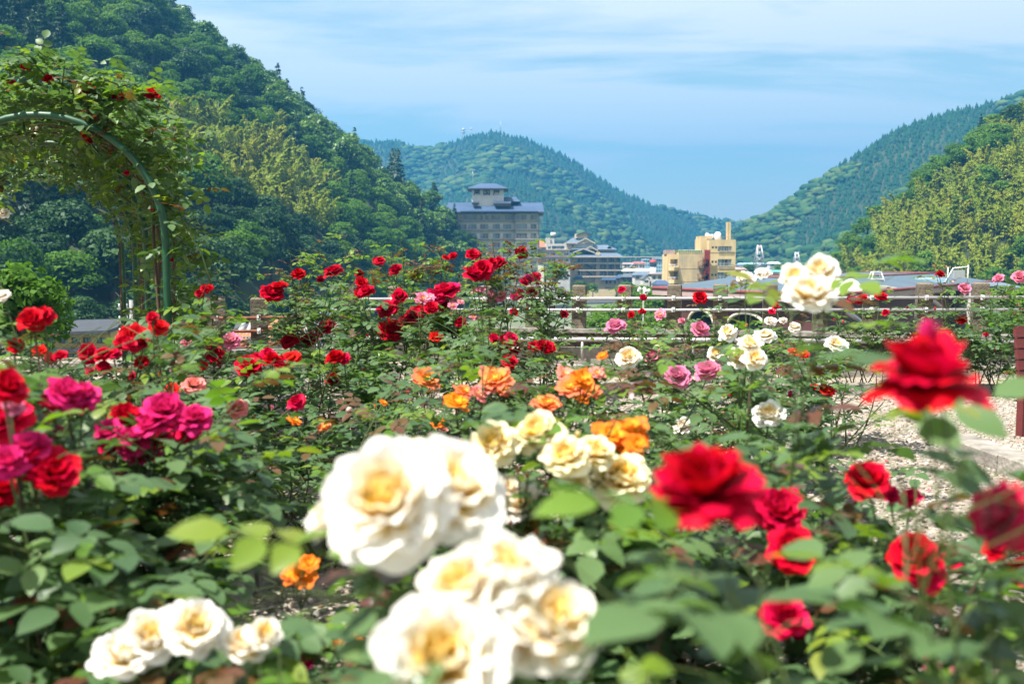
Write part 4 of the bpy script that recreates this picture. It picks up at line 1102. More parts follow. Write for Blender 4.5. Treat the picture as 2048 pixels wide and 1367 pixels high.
def pole(label, px, ytop, d, arms=2, w=1.6):
    a = P(px, ytop, d); z0_ = float(town_z(a.x, d)) - .3; r = tag(empty('utility_pole', (a.x, d, z0_)), label, 'pole'); H_ = a.z - z0_
    t = MB(); t.tube([(0, 0, 0), (0, 0, H_)], [.2, .12], M['grey_pole'], 8); link('post', t.mesh('post'), r)
    for k in range(arms):
        t = MB(); t.box((0, -.14, H_ - .5 - .75 * k), (w, .09, .1), M['grey_pole'])
        for q in (-.42, -.14, .14, .42): t.tube([(q * w, -.14, H_ - .45 - .75 * k), (q * w, -.14, H_ - .2 - .75 * k)], .05, M['white_paint'], 5)
        link('cross_arm', t.mesh('cross_arm'), r)
pole('utility pole with two cross arms at the left end of the right grove', 1671, 541, 190)
pole('utility pole standing left of the white roof trestle', 1735, 541, 160)
pole('utility pole nearest the white equipment box above the hall', 1822, 545, 170)
pole('thin utility pole among the houses left of the red-capped tower', 1277, 522, 420)
pole('thin utility pole in front of the red-capped tower', 1290, 524, 400)
pole('dark utility pole right behind the arch at the foot of the hill', 262, 600, 60, 3)
p = P(1912, 548, 100); r = tag(empty('equipment_frame', (p.x, 100, p.z - 1.0)), 'white equipment box on a pipe frame above the hall roof', 'equipment'); t = MB()
t.box((.2, 0, 1.0), (1.1, .7, .8), M['alu']); link('cabinet', t.mesh('cabinet'), r)
t = MB(); t.tube([(-1.4, 0, -.4), (-.3, 0, 1.6), (1.2, 0, 1.75)], .06, M['white_paint'], 5); t.tube([(1.2, 0, -.4), (1.2, 0, 1.9)], .06, M['white_paint'], 5); t.tube([(-.6, .5, -.4), (-.6, .5, 1.7)], .05, M['white_paint'], 5); link('pipe_frame', t.mesh('pipe_frame'), r)
a = P(1287, 578, 62); z0_ = float(town_z(a.x, 62)) - .2; r = tag(empty('street_lamp', (a.x, 62, z0_)), 'pale street lamp with a cluster of white globes above the garden trees', 'lamp'); H_ = a.z - z0_
t = MB(); t.tube([(0, 0, 0), (0, 0, H_)], [.07, .035], M['grey_pole'], 8); link('post', t.mesh('post'), r)
for k in range(5):
    an = k * 1.2566; t = MB(); g = Vector((math.cos(an) * .32, math.sin(an) * .32, H_ - .1 + .12 * (k % 2)))
    t.tube([(0, 0, H_ - .35), (g.x * .7, g.y * .7, H_ - .3), g], .02, M['white_paint'], 5)
    t.tube([g + Vector((0, 0, -.11)), g + Vector((0, 0, -.07)), g, g + Vector((0, 0, .07)), g + Vector((0, 0, .11))], [.02, .09, .12, .09, .02], M['white_paint'], 10); link('globe', t.mesh('globe'), r)

# ------------------------------------------------------------------ garden trees of the town
def lone_tree(label, px, pytop, d, k, kind='broad', var=0, name='broadleaf_tree'):
    zt = P(px, pytop, d).z; H_ = {'broad': 9.0, 'cedar': 14, 'evergreen': 9.0}[kind] * k
    o = empty(name, (P(px, pytop, d).x, d, zt - H_), var * 1.3); o.scale = (k, k, k); tag(o, label, 'tree')
    link('crown', CROWN[kind][var % len(CROWN[kind])], o); link('trunk', TRUNK[kind], o)
for args in (('bright green round tree in front of the white tank block', 1112, 521, 380, 1.3, 'broad', 1), ('low tree against the left foot of the inn', 1160, 559, 330, .85, 'broad', 2),
             ('green tree at the inn entrance', 1186, 566, 360, .6, 'broad', 3), ('leafy tree between the inn and the tiled houses', 1256, 560, 300, 1.15, 'broad', 4),
             ('broad green tree behind the street lamp', 1290, 566, 240, 1.2, 'broad', 5), ('light green tree left of the street lamp', 1262, 578, 170, .8, 'broad', 0),
             ('tree directly right of the inn corner', 1244, 535, 470, .8, 'broad', 6), ('dark garden tree below the flat-topped house', 1325, 566, 260, .9, 'broad', 2),
             ('dark conifer at the right end of the maroon hall', 1985, 560, 60, .62, 'cedar', 1), ('leafy tree behind the right fence end', 2036, 575, 55, .7, 'broad', 3),
             ('tree among the far roofs right of the yellow block', 1497, 525, 420, .9, 'broad', 1), ('green tree below the red-topped pylon', 1560, 527, 400, 1.0, 'broad', 4),
             ('rounded tree in front of the right grove', 1625, 530, 320, 1.0, 'broad', 5), ('shrubby tree by the road below the fence', 1215, 606, 120, .8, 'broad', 6),
             ('low green tree behind the fence left of the hall', 1275, 612, 90, .6, 'broad', 1), ('grassy clump at the foot of the hall', 1320, 618, 80, .45, 'broad', 2), ('round green tree beneath the flat-topped house', 1305, 572, 150, .75, 'broad', 0), ('green tree left of the hall eave below the yellow block', 1322, 590, 125, .7, 'broad', 3), ('low tree behind the fence between the first two right posts', 1205, 625, 70, .5, 'broad', 4)):
    lone_tree(*args)
# road past the inn and a light pavement
rd = MB(); a0, a1 = P(1165, 592, 400), P(1262, 582, 430)
rd.add([(a0.x - 6, 385, float(town_z(0, 385)) + .35), (a1.x + 8, 400, float(town_z(0, 400)) + .35), (a1.x + 8, 428, float(town_z(0, 428)) + .35), (a0.x - 6, 412, float(town_z(0, 412)) + .35)], [(0, 1, 2, 3)], M['asphalt'])
tag(rd.build('road'), kind='structure')
# ------------------------------------------------------------------ garden ground
def ground_mat(name, c1, c2, c3, sc=1.0, bump=0.6):
    m, nt, N, L = new_mat(name)
    o = N('ShaderNodeOutputMaterial'); b = N('ShaderNodeBsdfPrincipled'); t = N('ShaderNodeTexCoord')
    n = N('ShaderNodeTexNoise'); n.inputs['Scale'].default_value = 2.2 * sc; n.inputs['Detail'].default_value = 10; n.inputs['Roughness'].default_value = .7
    v = N('ShaderNodeTexVoronoi'); v.inputs['Scale'].default_value = 48 * sc
    L(t.outputs['Object'], n.inputs['Vector']); L(t.outputs['Object'], v.inputs['Vector'])
    r = N('ShaderNodeValToRGB'); e = r.color_ramp.elements; e[0].position = .35; e[0].color = (*c1, 1); e[1].position = .68; e[1].color = (*c2, 1)
    L(n.outputs['Fac'], r.inputs[0])
    sv = N('ShaderNodeSeparateColor'); L(v.outputs['Color'], sv.inputs[0])
    g = N('ShaderNodeMath'); g.operation = 'GREATER_THAN'; g.inputs[1].default_value = .72; L(sv.outputs[0], g.inputs[0])
    mx = N('ShaderNodeMix'); mx.data_type = 'RGBA'; L(g.outputs[0], mx.inputs[0]); L(r.outputs[0], mx.inputs['A']); mx.inputs['B'].default_value = (*c3, 1)
    L(mx.outputs['Result'], b.inputs['Base Color']); b.inputs['Roughness'].default_value = .95; b.inputs['Specular IOR Level'].default_value = .15
    bp = N('ShaderNodeBump'); bp.inputs['Strength'].default_value = bump; bp.inputs['Distance'].default_value = .03
    L(v.outputs['Distance'], bp.inputs['Height']); L(bp.outputs[0], b.inputs['Normal']); L(b.outputs[0], o.inputs[0])
    return m
M['soil'] = ground_mat('soil', (0.15, 0.115, 0.085), (0.30, 0.25, 0.195), (0.40, 0.35, 0.28))
M['gravel'] = ground_mat('gravel', (0.19, 0.16, 0.125), (0.29, 0.245, 0.195), (0.34, 0.30, 0.255), .8)
M['kerb'] = flat('kerb_concrete', (0.27, 0.245, 0.215), .9, .3, 7, bump=.5, col2=(0.11, 0.10, 0.085))
M['post_conc'] = flat('post_concrete', (0.17, 0.14, 0.105), .92, .3, 9, bump=.6, col2=(0.045, 0.038, 0.03))
M['galv'] = flat('galvanised_pipe', (0.36, 0.35, 0.35), .45, .12, 6, metallic=.35, spec=.5)
M['rust_pipe'] = flat('rusty_pipe', (0.20, 0.075, 0.045), .8, .4, 14)
M['bench_wood'] = flat('bench_paint', (0.115, 0.022, 0.022), .5, .25, 6, stretch=(1, 8, 8), spec=.4)
M['arch_green'] = flat('arch_green', (0.004, 0.058, 0.022), .45, .3, 9, spec=.4)

nx_, ny_ = 120, 70
gx = np.linspace(-16, 16, nx_); gy = np.linspace(-4, 12.5, ny_)
GX, GY = np.meshgrid(gx, gy)
GZ = 0.018 * vnoise(GX, GY, 71, 1.6) + 0.012 * vnoise(GX, GY, 72, 4.1) - 0.02
ix = np.arange(nx_ * ny_).reshape(ny_, nx_)
tag(link('ground', np_mesh('ground', np.stack([GX, GY, GZ], -1).reshape(-1, 3), np.stack([ix[:-1, :-1], ix[:-1, 1:], ix[1:, 1:], ix[1:, :-1]], -1).reshape(-1, 4), M['soil'], True)), kind='structure')
# gravel path: a bay on the right that runs left along the far bed, and the strip towards the camera
PATH = [(-6.0, 7.3), (-1.6, 7.1), (0.1, 6.2), (1.2, 5.2), (1.4, 3.6), (1.25, 1.5), (6.5, 1.5), (7.5, 8.3), (3.0, 8.65), (-6.0, 8.9)]
pm = MB(); pm.add([(x, y, 0.022) for x, y in PATH], [tuple(range(len(PATH)))], M['gravel'])
tag(pm.build('path'), kind='structure')
PATH2 = [(-1.15, 3.0), (-0.75, 4.5), (-0.25, 5.2), (0.35, 4.9), (0.35, 1.5), (-1.3, 1.5)]
pm = MB(); pm.add([(x, y, 0.022) for x, y in PATH2], [tuple(range(len(PATH2)))], M['gravel']); tag(pm.build('path'), kind='structure')

def pebbles(name, label, poly_fn, n, smin, smax, seed, dens_fn=None, xr=(-6, 7), yr=(1.5, 12), z=0.018, cols=None):
    r = np.random.default_rng(seed)
    ico = np.array([(0, 0, 1), (.894, 0, .447), (.276, .851, .447), (-.724, .526, .447), (-.724, -.526, .447), (.276, -.851, .447), (.724, .526, -.447), (-.276, .851, -.447), (-.894, 0, -.447), (-.276, -.851, -.447), (.724, -.526, -.447)])
    fc = np.array([(0, 1, 2), (0, 2, 3), (0, 3, 4), (0, 4, 5), (0, 5, 1), (1, 6, 2), (2, 7, 3), (3, 8, 4), (4, 9, 5), (5, 10, 1), (2, 6, 7), (3, 7, 8), (4, 8, 9), (5, 9, 10), (1, 10, 6)])
    V = []; A = []
    x = r.uniform(*xr, n * 8); y = r.uniform(*yr, n * 8)
    cnt = 0
    for a, b in zip(x, y):
        if not poly_fn(a, b, r): continue
        px, py = proj((a, b, 0))
        if px < -150 or px > 2200 or py > 1500: continue
        s = r.uniform(smin, smax) * r.uniform(.6, 1.2)
        v = ico * r.uniform(.7, 1.25, (11, 1)) * np.array([1, r.uniform(.6, .95), r.uniform(.4, .65)]) * s
        w = r.uniform(0, 6.28); c, q = math.cos(w), math.sin(w)
        V.append(np.stack([v[:, 0] * c - v[:, 1] * q + a, v[:, 0] * q + v[:, 1] * c + b, v[:, 2] + z + s * .15], -1)); A.append(np.full(11, r.random()))
        cnt += 1
        if cnt >= n: break
    V = np.concatenate(V); F = (fc[None] + (np.arange(cnt) * 11)[:, None, None]).reshape(-1, 3)
    m = leafy(name + '_stone', cols, 0.0, rough=.85, spec=.2, obj=False)
    return tag(link(name, np_mesh(name, V, F, m, True, {'rnd': np.concatenate(A)})), label, 'gravel', kind='stuff')
GC = [(0.10, 0.085, 0.07), (0.22, 0.18, 0.145), (0.31, 0.26, 0.205), (0.20, 0.19, 0.185), (0.36, 0.31, 0.26), (0.44, 0.39, 0.335)]
pebbles('gravel', 'pale crushed stone chippings covering the garden path', lambda a, b, r: (in_poly(a, b, PATH) or in_poly(a, b, PATH2)) and r.random() < (min(1, (6.5 / b) ** 1.2) if b > 4 else 1), 24000, .008, .018, 81, cols=GC, z=.024)
pebbles('gravel', 'scattered small stones and crumbs of soil in the rose beds', lambda a, b, r: not in_poly(a, b, PATH) and r.random() < (4.5 / max(b, 4.5)), 7000, .006, .017, 82, cols=[(0.10, .08, .06), (0.2, .17, .14), (.34, .30, .25), (.45, .42, .38)], z=0.0)

def fallen(name, label, n, seed, cols, smin, smax, trans=.25):
    r = np.random.default_rng(seed); V = []; A = []
    while len(V) < n:
        b = 2.4 + 8 * r.random() ** 1.7; a = r.uniform(-.62, .62) * b
        s = r.uniform(smin, smax); w = r.uniform(0, 6.28); c, q = math.cos(w), math.sin(w)
        v = np.array([(-.5, 0, .22), (0, -.4, .0), (.5, 0, .30), (0, .4, .03)]) * s * r.uniform(.7, 1.3, (4, 1))
        V.append(np.stack([v[:, 0] * c - v[:, 1] * q + a, v[:, 0] * q + v[:, 1] * c + b, v[:, 2] * r.uniform(.3, 1.2) + .032], -1)); A.append(np.full(4, r.random()))
    V = np.concatenate(V); m = leafy(name + '_litter', cols, trans, obj=False, tboost=1.0)
    return tag(link(name, np_mesh(name, V, np.arange(len(V)).reshape(-1, 4), m, attrs={'rnd': np.concatenate(A)})), label, 'litter', kind='stuff')
fallen('petal_litter', 'fallen red, pink and white petals strewn over beds and path', 900, 91, [(.5, .01, .04), (.6, .06, .2), (.7, .3, .35), (.75, .65, .55)], .014, .030)
fallen('leaf_litter', 'dry brown and yellowing leaves strewn over beds and path', 1500, 92, [(.10, .06, .03), (.16, .10, .05), (.22, .16, .06), (.12, .13, .04)], .012, .034)

# concrete edging of the beds, block by block
def edging(label, a, b, n, w=.10, h=.12, z=0.0, sunk=.04, seed=0):
    a = Vector(a); b = Vector(b); L_ = (b - a).length; an = math.atan2(b.y - a.y, b.x - a.x)
    o = tag(empty('bed_edging', (a.x, a.y, z), an), label, 'edging', 'concrete edgings of the rose beds')
    r = random.Random(seed); lb = L_ / n
    t = MB(); x0, x1 = 0.004, lb - .008
    c = .008
    sec = [(-w / 2, -.1), (w / 2, -.1), (w / 2, h - c), (w / 2 - c, h), (-w / 2 + c, h), (-w / 2, h - c)]
    vs = [(x0, y, z_) for y, z_ in sec] + [(x1, y, z_) for y, z_ in sec]
    t.add(vs, [(0, 1, 2, 3, 4, 5)[::-1], (6, 7, 8, 9, 10, 11)] + [(i, (i + 1) % 6, 6 + (i + 1) % 6, 6 + i) for i in range(6)], M['kerb'])
    me = t.mesh('kerb_block')
    for k in range(n): link('kerb_block', me, o, (lb * k, r.uniform(-.006, .006), r.uniform(-sunk * .3, .006)), (r.uniform(-.02, .02), 0, r.uniform(-.01, .01)))
    return o
edging('far row of concrete kerb blocks in front of the fence wall', (-5.2, 10.75), (6.8, 10.25), 20, h=.10, seed=1)
edging('row of concrete kerb blocks between the far bed and the gravel path', (-5.2, 9.05), (7.2, 8.75), 20, h=.10, seed=2)
edging('short kerb of pale blocks running towards the camera left of the white roses', (-1.2, 2.6), (-0.62, 4.75), 5, .14, .12, seed=3)
edging('kerb along the left side of the right-hand gravel bay', (1.3, 3.4), (1.12, 5.3), 4, .1, .08, seed=4)
k0 = ground(1905, 905); k1 = ground(2140, 1010)
edging('thick concrete kerb at the right edge below the bench', (k0.x, k0.y), (k1.x + .1, k1.y), 2, .2, .12, seed=5)
# a flat pale stone in the left bed
def boulder(label, px, py, sx, sy, sz, seed):
    g = ground(px, py); r = random.Random(seed); bm = bmesh.new(); bmesh.ops.create_icosphere(bm, subdivisions=2, radius=1)
    for v in bm.verts:
        k = 1 + .16 * math.sin(v.co.x * 3.1 + seed) + .12 * math.sin(v.co.y * 4.3 + seed * 2) + r.uniform(-.05, .05)
        v.co = Vector((v.co.x * sx * k, v.co.y * sy * k, max(-.5, v.co.z) * sz * k))
    me = bpy.data.meshes.new('stone'); bm.to_mesh(me); bm.free(); me.materials.append(M['kerb']); me.polygons.foreach_set('use_smooth', [True] * len(me.polygons))
    tag(link('stone', me, None, (g.x, g.y, sz * .2), (0, 0, r.uniform(0, 6))), label, 'stone')
boulder('flat pale stone lying among the red roses left of the path', 625, 772, .25, .16, .10, 3)
boulder('rounded grey stone at the end of the short kerb behind the white cluster', 655, 1085, .2, .17, .12, 5)

# ------------------------------------------------------------------ fence of concrete posts and pipes
def fence(label, pts, z_low, z_top, rails, wall=True, rail_mat='galv', pw=.155, lower=True):
    """pts: (x, y, z offset) of the posts"""
    o = tag(empty('fence', (pts[0][0], pts[0][1], 0)), label, 'fence'); q = Vector((pts[0][0], pts[0][1], 0))
    an = math.atan2(pts[-1][1] - pts[0][1], pts[-1][0] - pts[0][0])
    t = MB(); h = z_top - z_low; c = .012; w = pw / 2
    lv = [(w, 0), (w, h - c), (w - c, h)]
    vs = []
    for r_, z_ in lv: vs += [(-r_, -r_, z_), (r_, -r_, z_), (r_, r_, z_), (-r_, r_, z_)]
    fs = [(8, 9, 10, 11)]
    for l in (0, 1):
        for i in range(4): fs.append((l * 4 + i, l * 4 + (i + 1) % 4, l * 4 + 4 + (i + 1) % 4, l * 4 + 4 + i))
    t.add(vs, fs, M['post_conc']); me = t.mesh('post')
    cl = MB(); cl.box((0, 0, 0), (.035, .05, .05), M['white_paint']); cl.tube([(0, -.035, 0), (0, -.02, 0)], .014, M['galv'], 6); mc = cl.mesh('clamp')
    for i, p in enumerate(pts):
        po = link('post', me, o, (p[0] - q.x, p[1] - q.y, z_low + p[2]), (random.uniform(-.012, .012), random.uniform(-.012, .012), an + random.uniform(-.03, .03)))
        for zr in rails: link('clamp', mc, po, (0, -pw / 2 - .052, zr - z_low), (0, 0, 0))
    dirv = Vector((math.cos(an), math.sin(an), 0)); nrm = Vector((dirv.y, -dirv.x, 0))
    a = Vector((pts[0][0], pts[0][1], pts[0][2])) - q - dirv * .2; b = Vector((pts[-1][0], pts[-1][1], pts[-1][2])) - q + dirv * .2
    for zr in rails:
        t = MB(); t.tube([a + nrm * (pw / 2 + .025) + Vector((0, 0, zr)), a.lerp(b, .5) + nrm * (pw / 2 + .025) + Vector((0, 0, zr - .004)), b + nrm * (pw / 2 + .025) + Vector((0, 0, zr))], .0165, M[rail_mat], 10); link('rail', t.mesh('rail'), o)
    if wall:
        mid = (a + b) / 2; ln = (b - a).length
        t = MB(); t.box(mid + nrm * .02 + Vector((0, 0, z_low - .02)), (ln, .30, .045), M['kerb'], an); link('coping', t.mesh('coping'), o)
        t = MB(); t.box(mid - nrm * .03 + Vector((0, 0, (z_low - .05) / 2 + .07)), (ln, .18, z_low - .19), M['post_conc'], an)
        t.box(mid + nrm * .03 + Vector((0, 0, .055)), (ln, .26, .25), M['kerb'], an); link('low_wall', t.mesh('low_wall'), o)
        if lower:
            t = MB(); t.tube([a + nrm * .22 + Vector((0, 0, .29)), b + nrm * .22 + Vector((0, 0, .29))], .027, M['galv'], 10)
            for k in range(7):
                c_ = a.lerp(b, (k + .5) / 7); t.tube([c_ + nrm * .22 + Vector((0, 0, .05)), c_ + nrm * .22 + Vector((0, 0, .29))], .018, M['galv'], 8)
            link('lower_rail', t.mesh('lower_rail'), o)
    return o
fx = lambda px: (lambda s: (s * 11.65 * (1 + .228 * .825 / 11.65) / (1 + .228 * s)))((px - CX) / FPX)
FP = []
for px in (700, 792, 884, 975, 1066, 1158, 1250, 1349, 1441, 1540, 1640, 1741, 1847, 1960, 2078, 2200):
    x = fx(px); FP.append((x, 11.65 - .228 * (x - .825), .012 * (x - .825)))
fence('long low fence of weathered concrete posts with two pale pipe rails across the garden edge', FP, .39, .91, (.758, .627))
LP_ = []
for px, Y in ((345, 9.75), (432, 9.85), (518, 9.95), (610, 10.05), (700, 10.15)):
    LP_.append(((px - CX) / FPX * Y, Y, 0))
fence('short left fence of square concrete posts with rusty pipe rails', LP_, .32, .825, (.635, .505), rail_mat='rust_pipe', pw=.165, lower=False)

# ------------------------------------------------------------------ bench
def bench():
    s = P(2040, 786, 6.5); o = tag(empty('bench', (s.x + .47, 6.55, 0.02), RAD(12)), 'dark red slatted bench cut by the right edge beside the gravel bay', 'bench')
    sl = MB(); sl.box((0, 0, 0), (1.3, .075, .028), M['bench_wood']); me = sl.mesh('seat_slat')
    zs = .34
    for k in range(5): link('seat_slat', me, o, (.22, -.30 + .088 * k, zs + .016))
    bs = MB(); bs.box((0, 0, 0), (1.3, .026, .062), M['bench_wood']); mb_ = bs.mesh('back_slat')
    for k in range(5): link('back_slat', mb_, o, (.22, .125 + .012 * k, zs + .07 + .072 * k), (RAD(-8), 0, 0))
    for x in (-.36, .82):
        t = MB(); t.box((x, -.28, zs / 2), (.05, .06, zs), M['bench_wood']); t.box((x, .15, zs / 2), (.05, .06, zs), M['bench_wood'])
        t.box((x, -.065, zs - .03), (.045, .37, .05), M['bench_wood']); t.box((x, .18, zs + .2), (.05, .03, .4), M['bench_wood'], M=Matrix.Rotation(RAD(-8), 3, 'X'))
        link('leg', t.mesh('leg'), o)
bench()

# ------------------------------------------------------------------ tube arch
ARCH = [(-2.49, 5.3), (-3.05, 6.55), (-3.62, 7.85), (-4.2, 9.1)]
AR, AZ = .655, 1.96
def hoop_pts(cx, cy, r=AR, n=26):
    pts = [(cx - r, cy, -.1), (cx - r, cy, .6)]
    for k in range(n + 1):
        a = math.pi - math.pi * k / n; pts.append((cx + r * math.cos(a), cy, AZ - r + r * math.sin(a)))
    return pts + [(cx + r, cy, .6), (cx + r, cy, -.1)]
ao = tag(empty('rose_arch', (ARCH[0][0], ARCH[0][1], 0)), 'green tube arch tunnel overgrown with a climbing red rose', 'arch')
rel = lambda p: (p[0] - ARCH[0][0], p[1] - ARCH[0][1], p[2])
for cx_, cy_ in ARCH:
    t = MB(); t.tube([rel(p) for p in hoop_pts(cx_, cy_)], .019, M['arch_green'], 10); link('hoop', t.mesh('hoop'), ao)
for an in (8, 38, 68, 98, 128, 158):
    t = MB(); a = RAD(an)
    t.tube([rel((cx_ + AR * math.cos(a), cy_, AZ - AR + AR * math.sin(a) + .004)) for cx_, cy_ in ARCH], .009, M['arch_green'], 6); link('purlin', t.mesh('purlin'), ao)
for (i, j, a0, a1) in ((0, 1, 20, 60), (0, 1, 75, 40), (1, 2, 20, 60), (1, 2, 75, 40), (0, 1, 110, 150)):
    p = lambda k, d: rel((ARCH[k][0] + AR * math.cos(RAD(d)), ARCH[k][1], AZ - AR + AR * math.sin(RAD(d))))
    t = MB(); t.tube([p(i, a0), p(j, a1)], .008, M['arch_green'], 6); link('brace', t.mesh('brace'), ao)
# ------------------------------------------------------------------ rose leaves
M['leaf_dark'] = leafy('rose_leaf', [(0.033, 0.072, 0.029), (0.056, 0.112, 0.042), (0.084, 0.150, 0.052), (0.118, 0.185, 0.058)], .36, tboost=1.35, rough=.5, spec=.4)
M['leaf_lime'] = leafy('rose_leaf_young', [(0.05, 0.12, 0.016), (0.085, 0.17, 0.018), (0.13, 0.20, 0.02), (0.18, 0.19, 0.025)], .38, rough=.4, spec=.4)
M['leaf_bronze'] = leafy('rose_leaf_bronze', [(0.06, 0.022, 0.016), (0.095, 0.034, 0.018), (0.10, 0.055, 0.018), (0.08, 0.07, 0.02)], .32, rough=.36, spec=.45)
M['cane_green'] = flat('cane_green', (0.055, 0.085, 0.022), .55, .3, 12)
M['cane_brown'] = flat('cane_brown', (0.085, 0.055, 0.035), .8, .35, 12)
M['calyx'] = flat('calyx', (0.06, 0.12, 0.03), .6, .3, 20)

def leaflet(o, d, n, L, W, fold, droop, seed):
    """folded, drooping blade: 11 verts, 12 triangles"""
    d = Vector(d).normalized(); n = Vector(n).normalized(); s = n.cross(d).normalized()
    V = [Vector(o)]
    for f, w in ((.2, .72), (.5, 1.0), (.8, .62)):
        c = Vector(o) + d * (L * f) - n * (droop * L * f * f)
        V += [c + s * (W * w / 2) + n * (fold * W * w / 2), c, c - s * (W * w / 2) + n * (fold * W * w / 2)]
    V.append(Vector(o) + d * L - n * (droop * L * 1.1))
    F = [(0, 2, 1), (0, 3, 2), (1, 2, 5, 4), (2, 3, 6, 5), (4, 5, 8, 7), (5, 6, 9, 8), (7, 8, 10), (8, 9, 10)]
    return V, F
def leaf_geo(seed, n_pairs=2):
    """a compound rose leaf growing along +X"""
    r = random.Random(seed); V = []; F = []; RN = []
    def add(vs, fs, rn):
        b = len(V); V.extend(vs); F.extend([tuple(b + i for i in f) for f in fs]); RN.extend([rn] * len(vs))
    L = .052; curl = r.uniform(.1, .35); rn0 = r.random()
    ax = lambda x: Vector((x, 0, -curl * x * x * 4))
    last = .032 + .034 * n_pairs
    p0, p1 = ax(0), ax(last)
    add([p0 + Vector((0, .0012, 0)), p0 - Vector((0, .0012, 0)), p1 - Vector((0, .0008, 0)), p1 + Vector((0, .0008, 0))], [(0, 1, 2, 3)], rn0)
    for k in range(n_pairs):
        x = .032 + .034 * k
        for sg in (-1, 1):
            add(*leaflet(ax(x), (math.cos(1.05) + r.uniform(-.1, .1), sg * math.sin(1.05), r.uniform(-.25, .1)), (r.uniform(-.2, .2), r.uniform(-.25, .25), 1), L * r.uniform(.82, 1.0) * (.82 + .12 * k), L * .66, r.uniform(.12, .35), r.uniform(.08, .32), 0), min(1, max(0, rn0 * .5 + r.random() * .5)))
    add(*leaflet(ax(last), (1, r.uniform(-.15, .15), -curl * .8), (r.uniform(-.2, .2), r.uniform(-.2, .2), 1), L * 1.12, L * .76, r.uniform(.12, .32), r.uniform(.1, .3), 0), min(1, max(0, rn0 * .5 + r.random() * .5)))
    return V, F, RN
LEAFG = [leaf_geo(700 + k, 2 if k % 4 else 1) for k in range(8)]
LEAFNP = []
def tri_quads(F):
    out = []
    for f in F: out += [f] if len(f) == 3 else [(f[0], f[1], f[2]), (f[0], f[2], f[3])]
    return np.array(out, np.int32)
for V, F, RN in LEAFG: LEAFNP.append((np.array([tuple(v) for v in V]), tri_quads(F), np.array(RN)))
LEAFM = {}
for key in ('leaf_dark', 'leaf_lime', 'leaf_bronze'):
    LEAFM[key] = [np_mesh('leaf', v, f, M[key], True, {'rnd': a}) for v, f, a in LEAFNP]

# ------------------------------------------------------------------ rose flowers
def petal_mat(name, base, edge, trans=.34, vein=.12, p0=.12, p1=.62):
    m, nt, N, L = new_mat(name)
    o = N('ShaderNodeOutputMaterial'); b = N('ShaderNodeBsdfPrincipled'); tr = N('ShaderNodeBsdfTranslucent'); mx = N('ShaderNodeMixShader')
    a = N('ShaderNodeAttribute'); a.attribute_name = 't'; a2 = N('ShaderNodeAttribute'); a2.attribute_name = 'rnd'
    t = N('ShaderNodeTexCoord'); n = N('ShaderNodeTexNoise'); n.inputs['Scale'].default_value = 9; n.inputs['Detail'].default_value = 4
    L(t.outputs['Object'], n.inputs['Vector'])
    s = N('ShaderNodeMath'); s.operation = 'MULTIPLY_ADD'; s.inputs[1].default_value = .35; L(n.outputs['Fac'], s.inputs[0])
    s1 = N('ShaderNodeMath'); s1.operation = 'SUBTRACT'; s1.inputs[1].default_value = .175; L(a.outputs['Fac'], s1.inputs[0]); L(s1.outputs[0], s.inputs[2])
    r = N('ShaderNodeValToRGB'); e = r.color_ramp.elements; e[0].position = p0; e[0].color = (*base, 1); e[1].position = p1; e[1].color = (*edge, 1)
    L(s.outputs[0], r.inputs[0])
    h = N('ShaderNodeHueSaturation'); mr = N('ShaderNodeMapRange'); mr.inputs['To Min'].default_value = 1 - vein; mr.inputs['To Max'].default_value = 1 + vein * .6
    L(a2.outputs['Fac'], mr.inputs[0]); L(mr.outputs[0], h.inputs['Value']); oi = N('ShaderNodeObjectInfo'); mh = N('ShaderNodeMapRange'); mh.inputs['To Min'].default_value = .495; mh.inputs['To Max'].default_value = .504; L(oi.outputs['Random'], mh.inputs[0]); L(mh.outputs[0], h.inputs['Hue']); L(r.outputs[0], h.inputs['Color'])
    L(h.outputs[0], b.inputs['Base Color']); L(h.outputs[0], tr.inputs['Color'])
    b.inputs['Roughness'].default_value = .55; b.inputs['Specular IOR Level'].default_value = .08
    mx.inputs[0].default_value = trans; L(b.outputs[0], mx.inputs[1]); L(tr.outputs[0], mx.inputs[2]); L(mx.outputs[0], o.inputs[0])
    return m
PCOL = {'red': ((0.34, 0.002, 0.010), (0.54, 0.002, 0.022)), 'darkred': ((0.22, 0.002, 0.006), (0.42, 0.002, 0.016)), 'scarlet': ((0.60, 0.02, 0.01), (0.70, 0.022, 0.014)),
        'crimson': ((0.40, 0.004, 0.03), (0.62, 0.005, 0.055)), 'magenta': ((0.52, 0.02, 0.10), (0.68, 0.022, 0.17)), 'pink': ((0.72, 0.34, 0.30), (0.74, 0.22, 0.34)), 'mauve': ((0.72, 0.40, 0.44), (0.66, 0.20, 0.33)),
        'salmon': ((0.80, 0.45, 0.25), (0.80, 0.26, 0.24)), 'coral': ((0.82, 0.40, 0.05), (0.80, 0.20, 0.10)), 'orange': ((0.85, 0.46, 0.03), (0.84, 0.20, 0.02)), 'yellow': ((0.92, 0.62, 0.03), (0.90, 0.83, 0.56)),
        'white': ((0.93, 0.68, 0.10), (0.88, 0.86, 0.805)), 'cream': ((0.93, 0.64, 0.07), (0.90, 0.87, 0.78)), 'blush': ((0.88, 0.70, 0.40), (0.89, 0.82, 0.76)), 'wine': ((0.70, 0.40, 0.40), (0.58, 0.015, 0.07))}
for k, (a, b) in PCOL.items(): M['petal_' + k] = petal_mat('petal_' + k, a, b, trans=.32 if k in ('white', 'cream', 'yellow', 'blush') else .34, p0=.27 if k in ('white', 'cream', 'yellow') else .12, p1={'white': .66, 'cream': .76, 'yellow': .70}.get(k, .62))
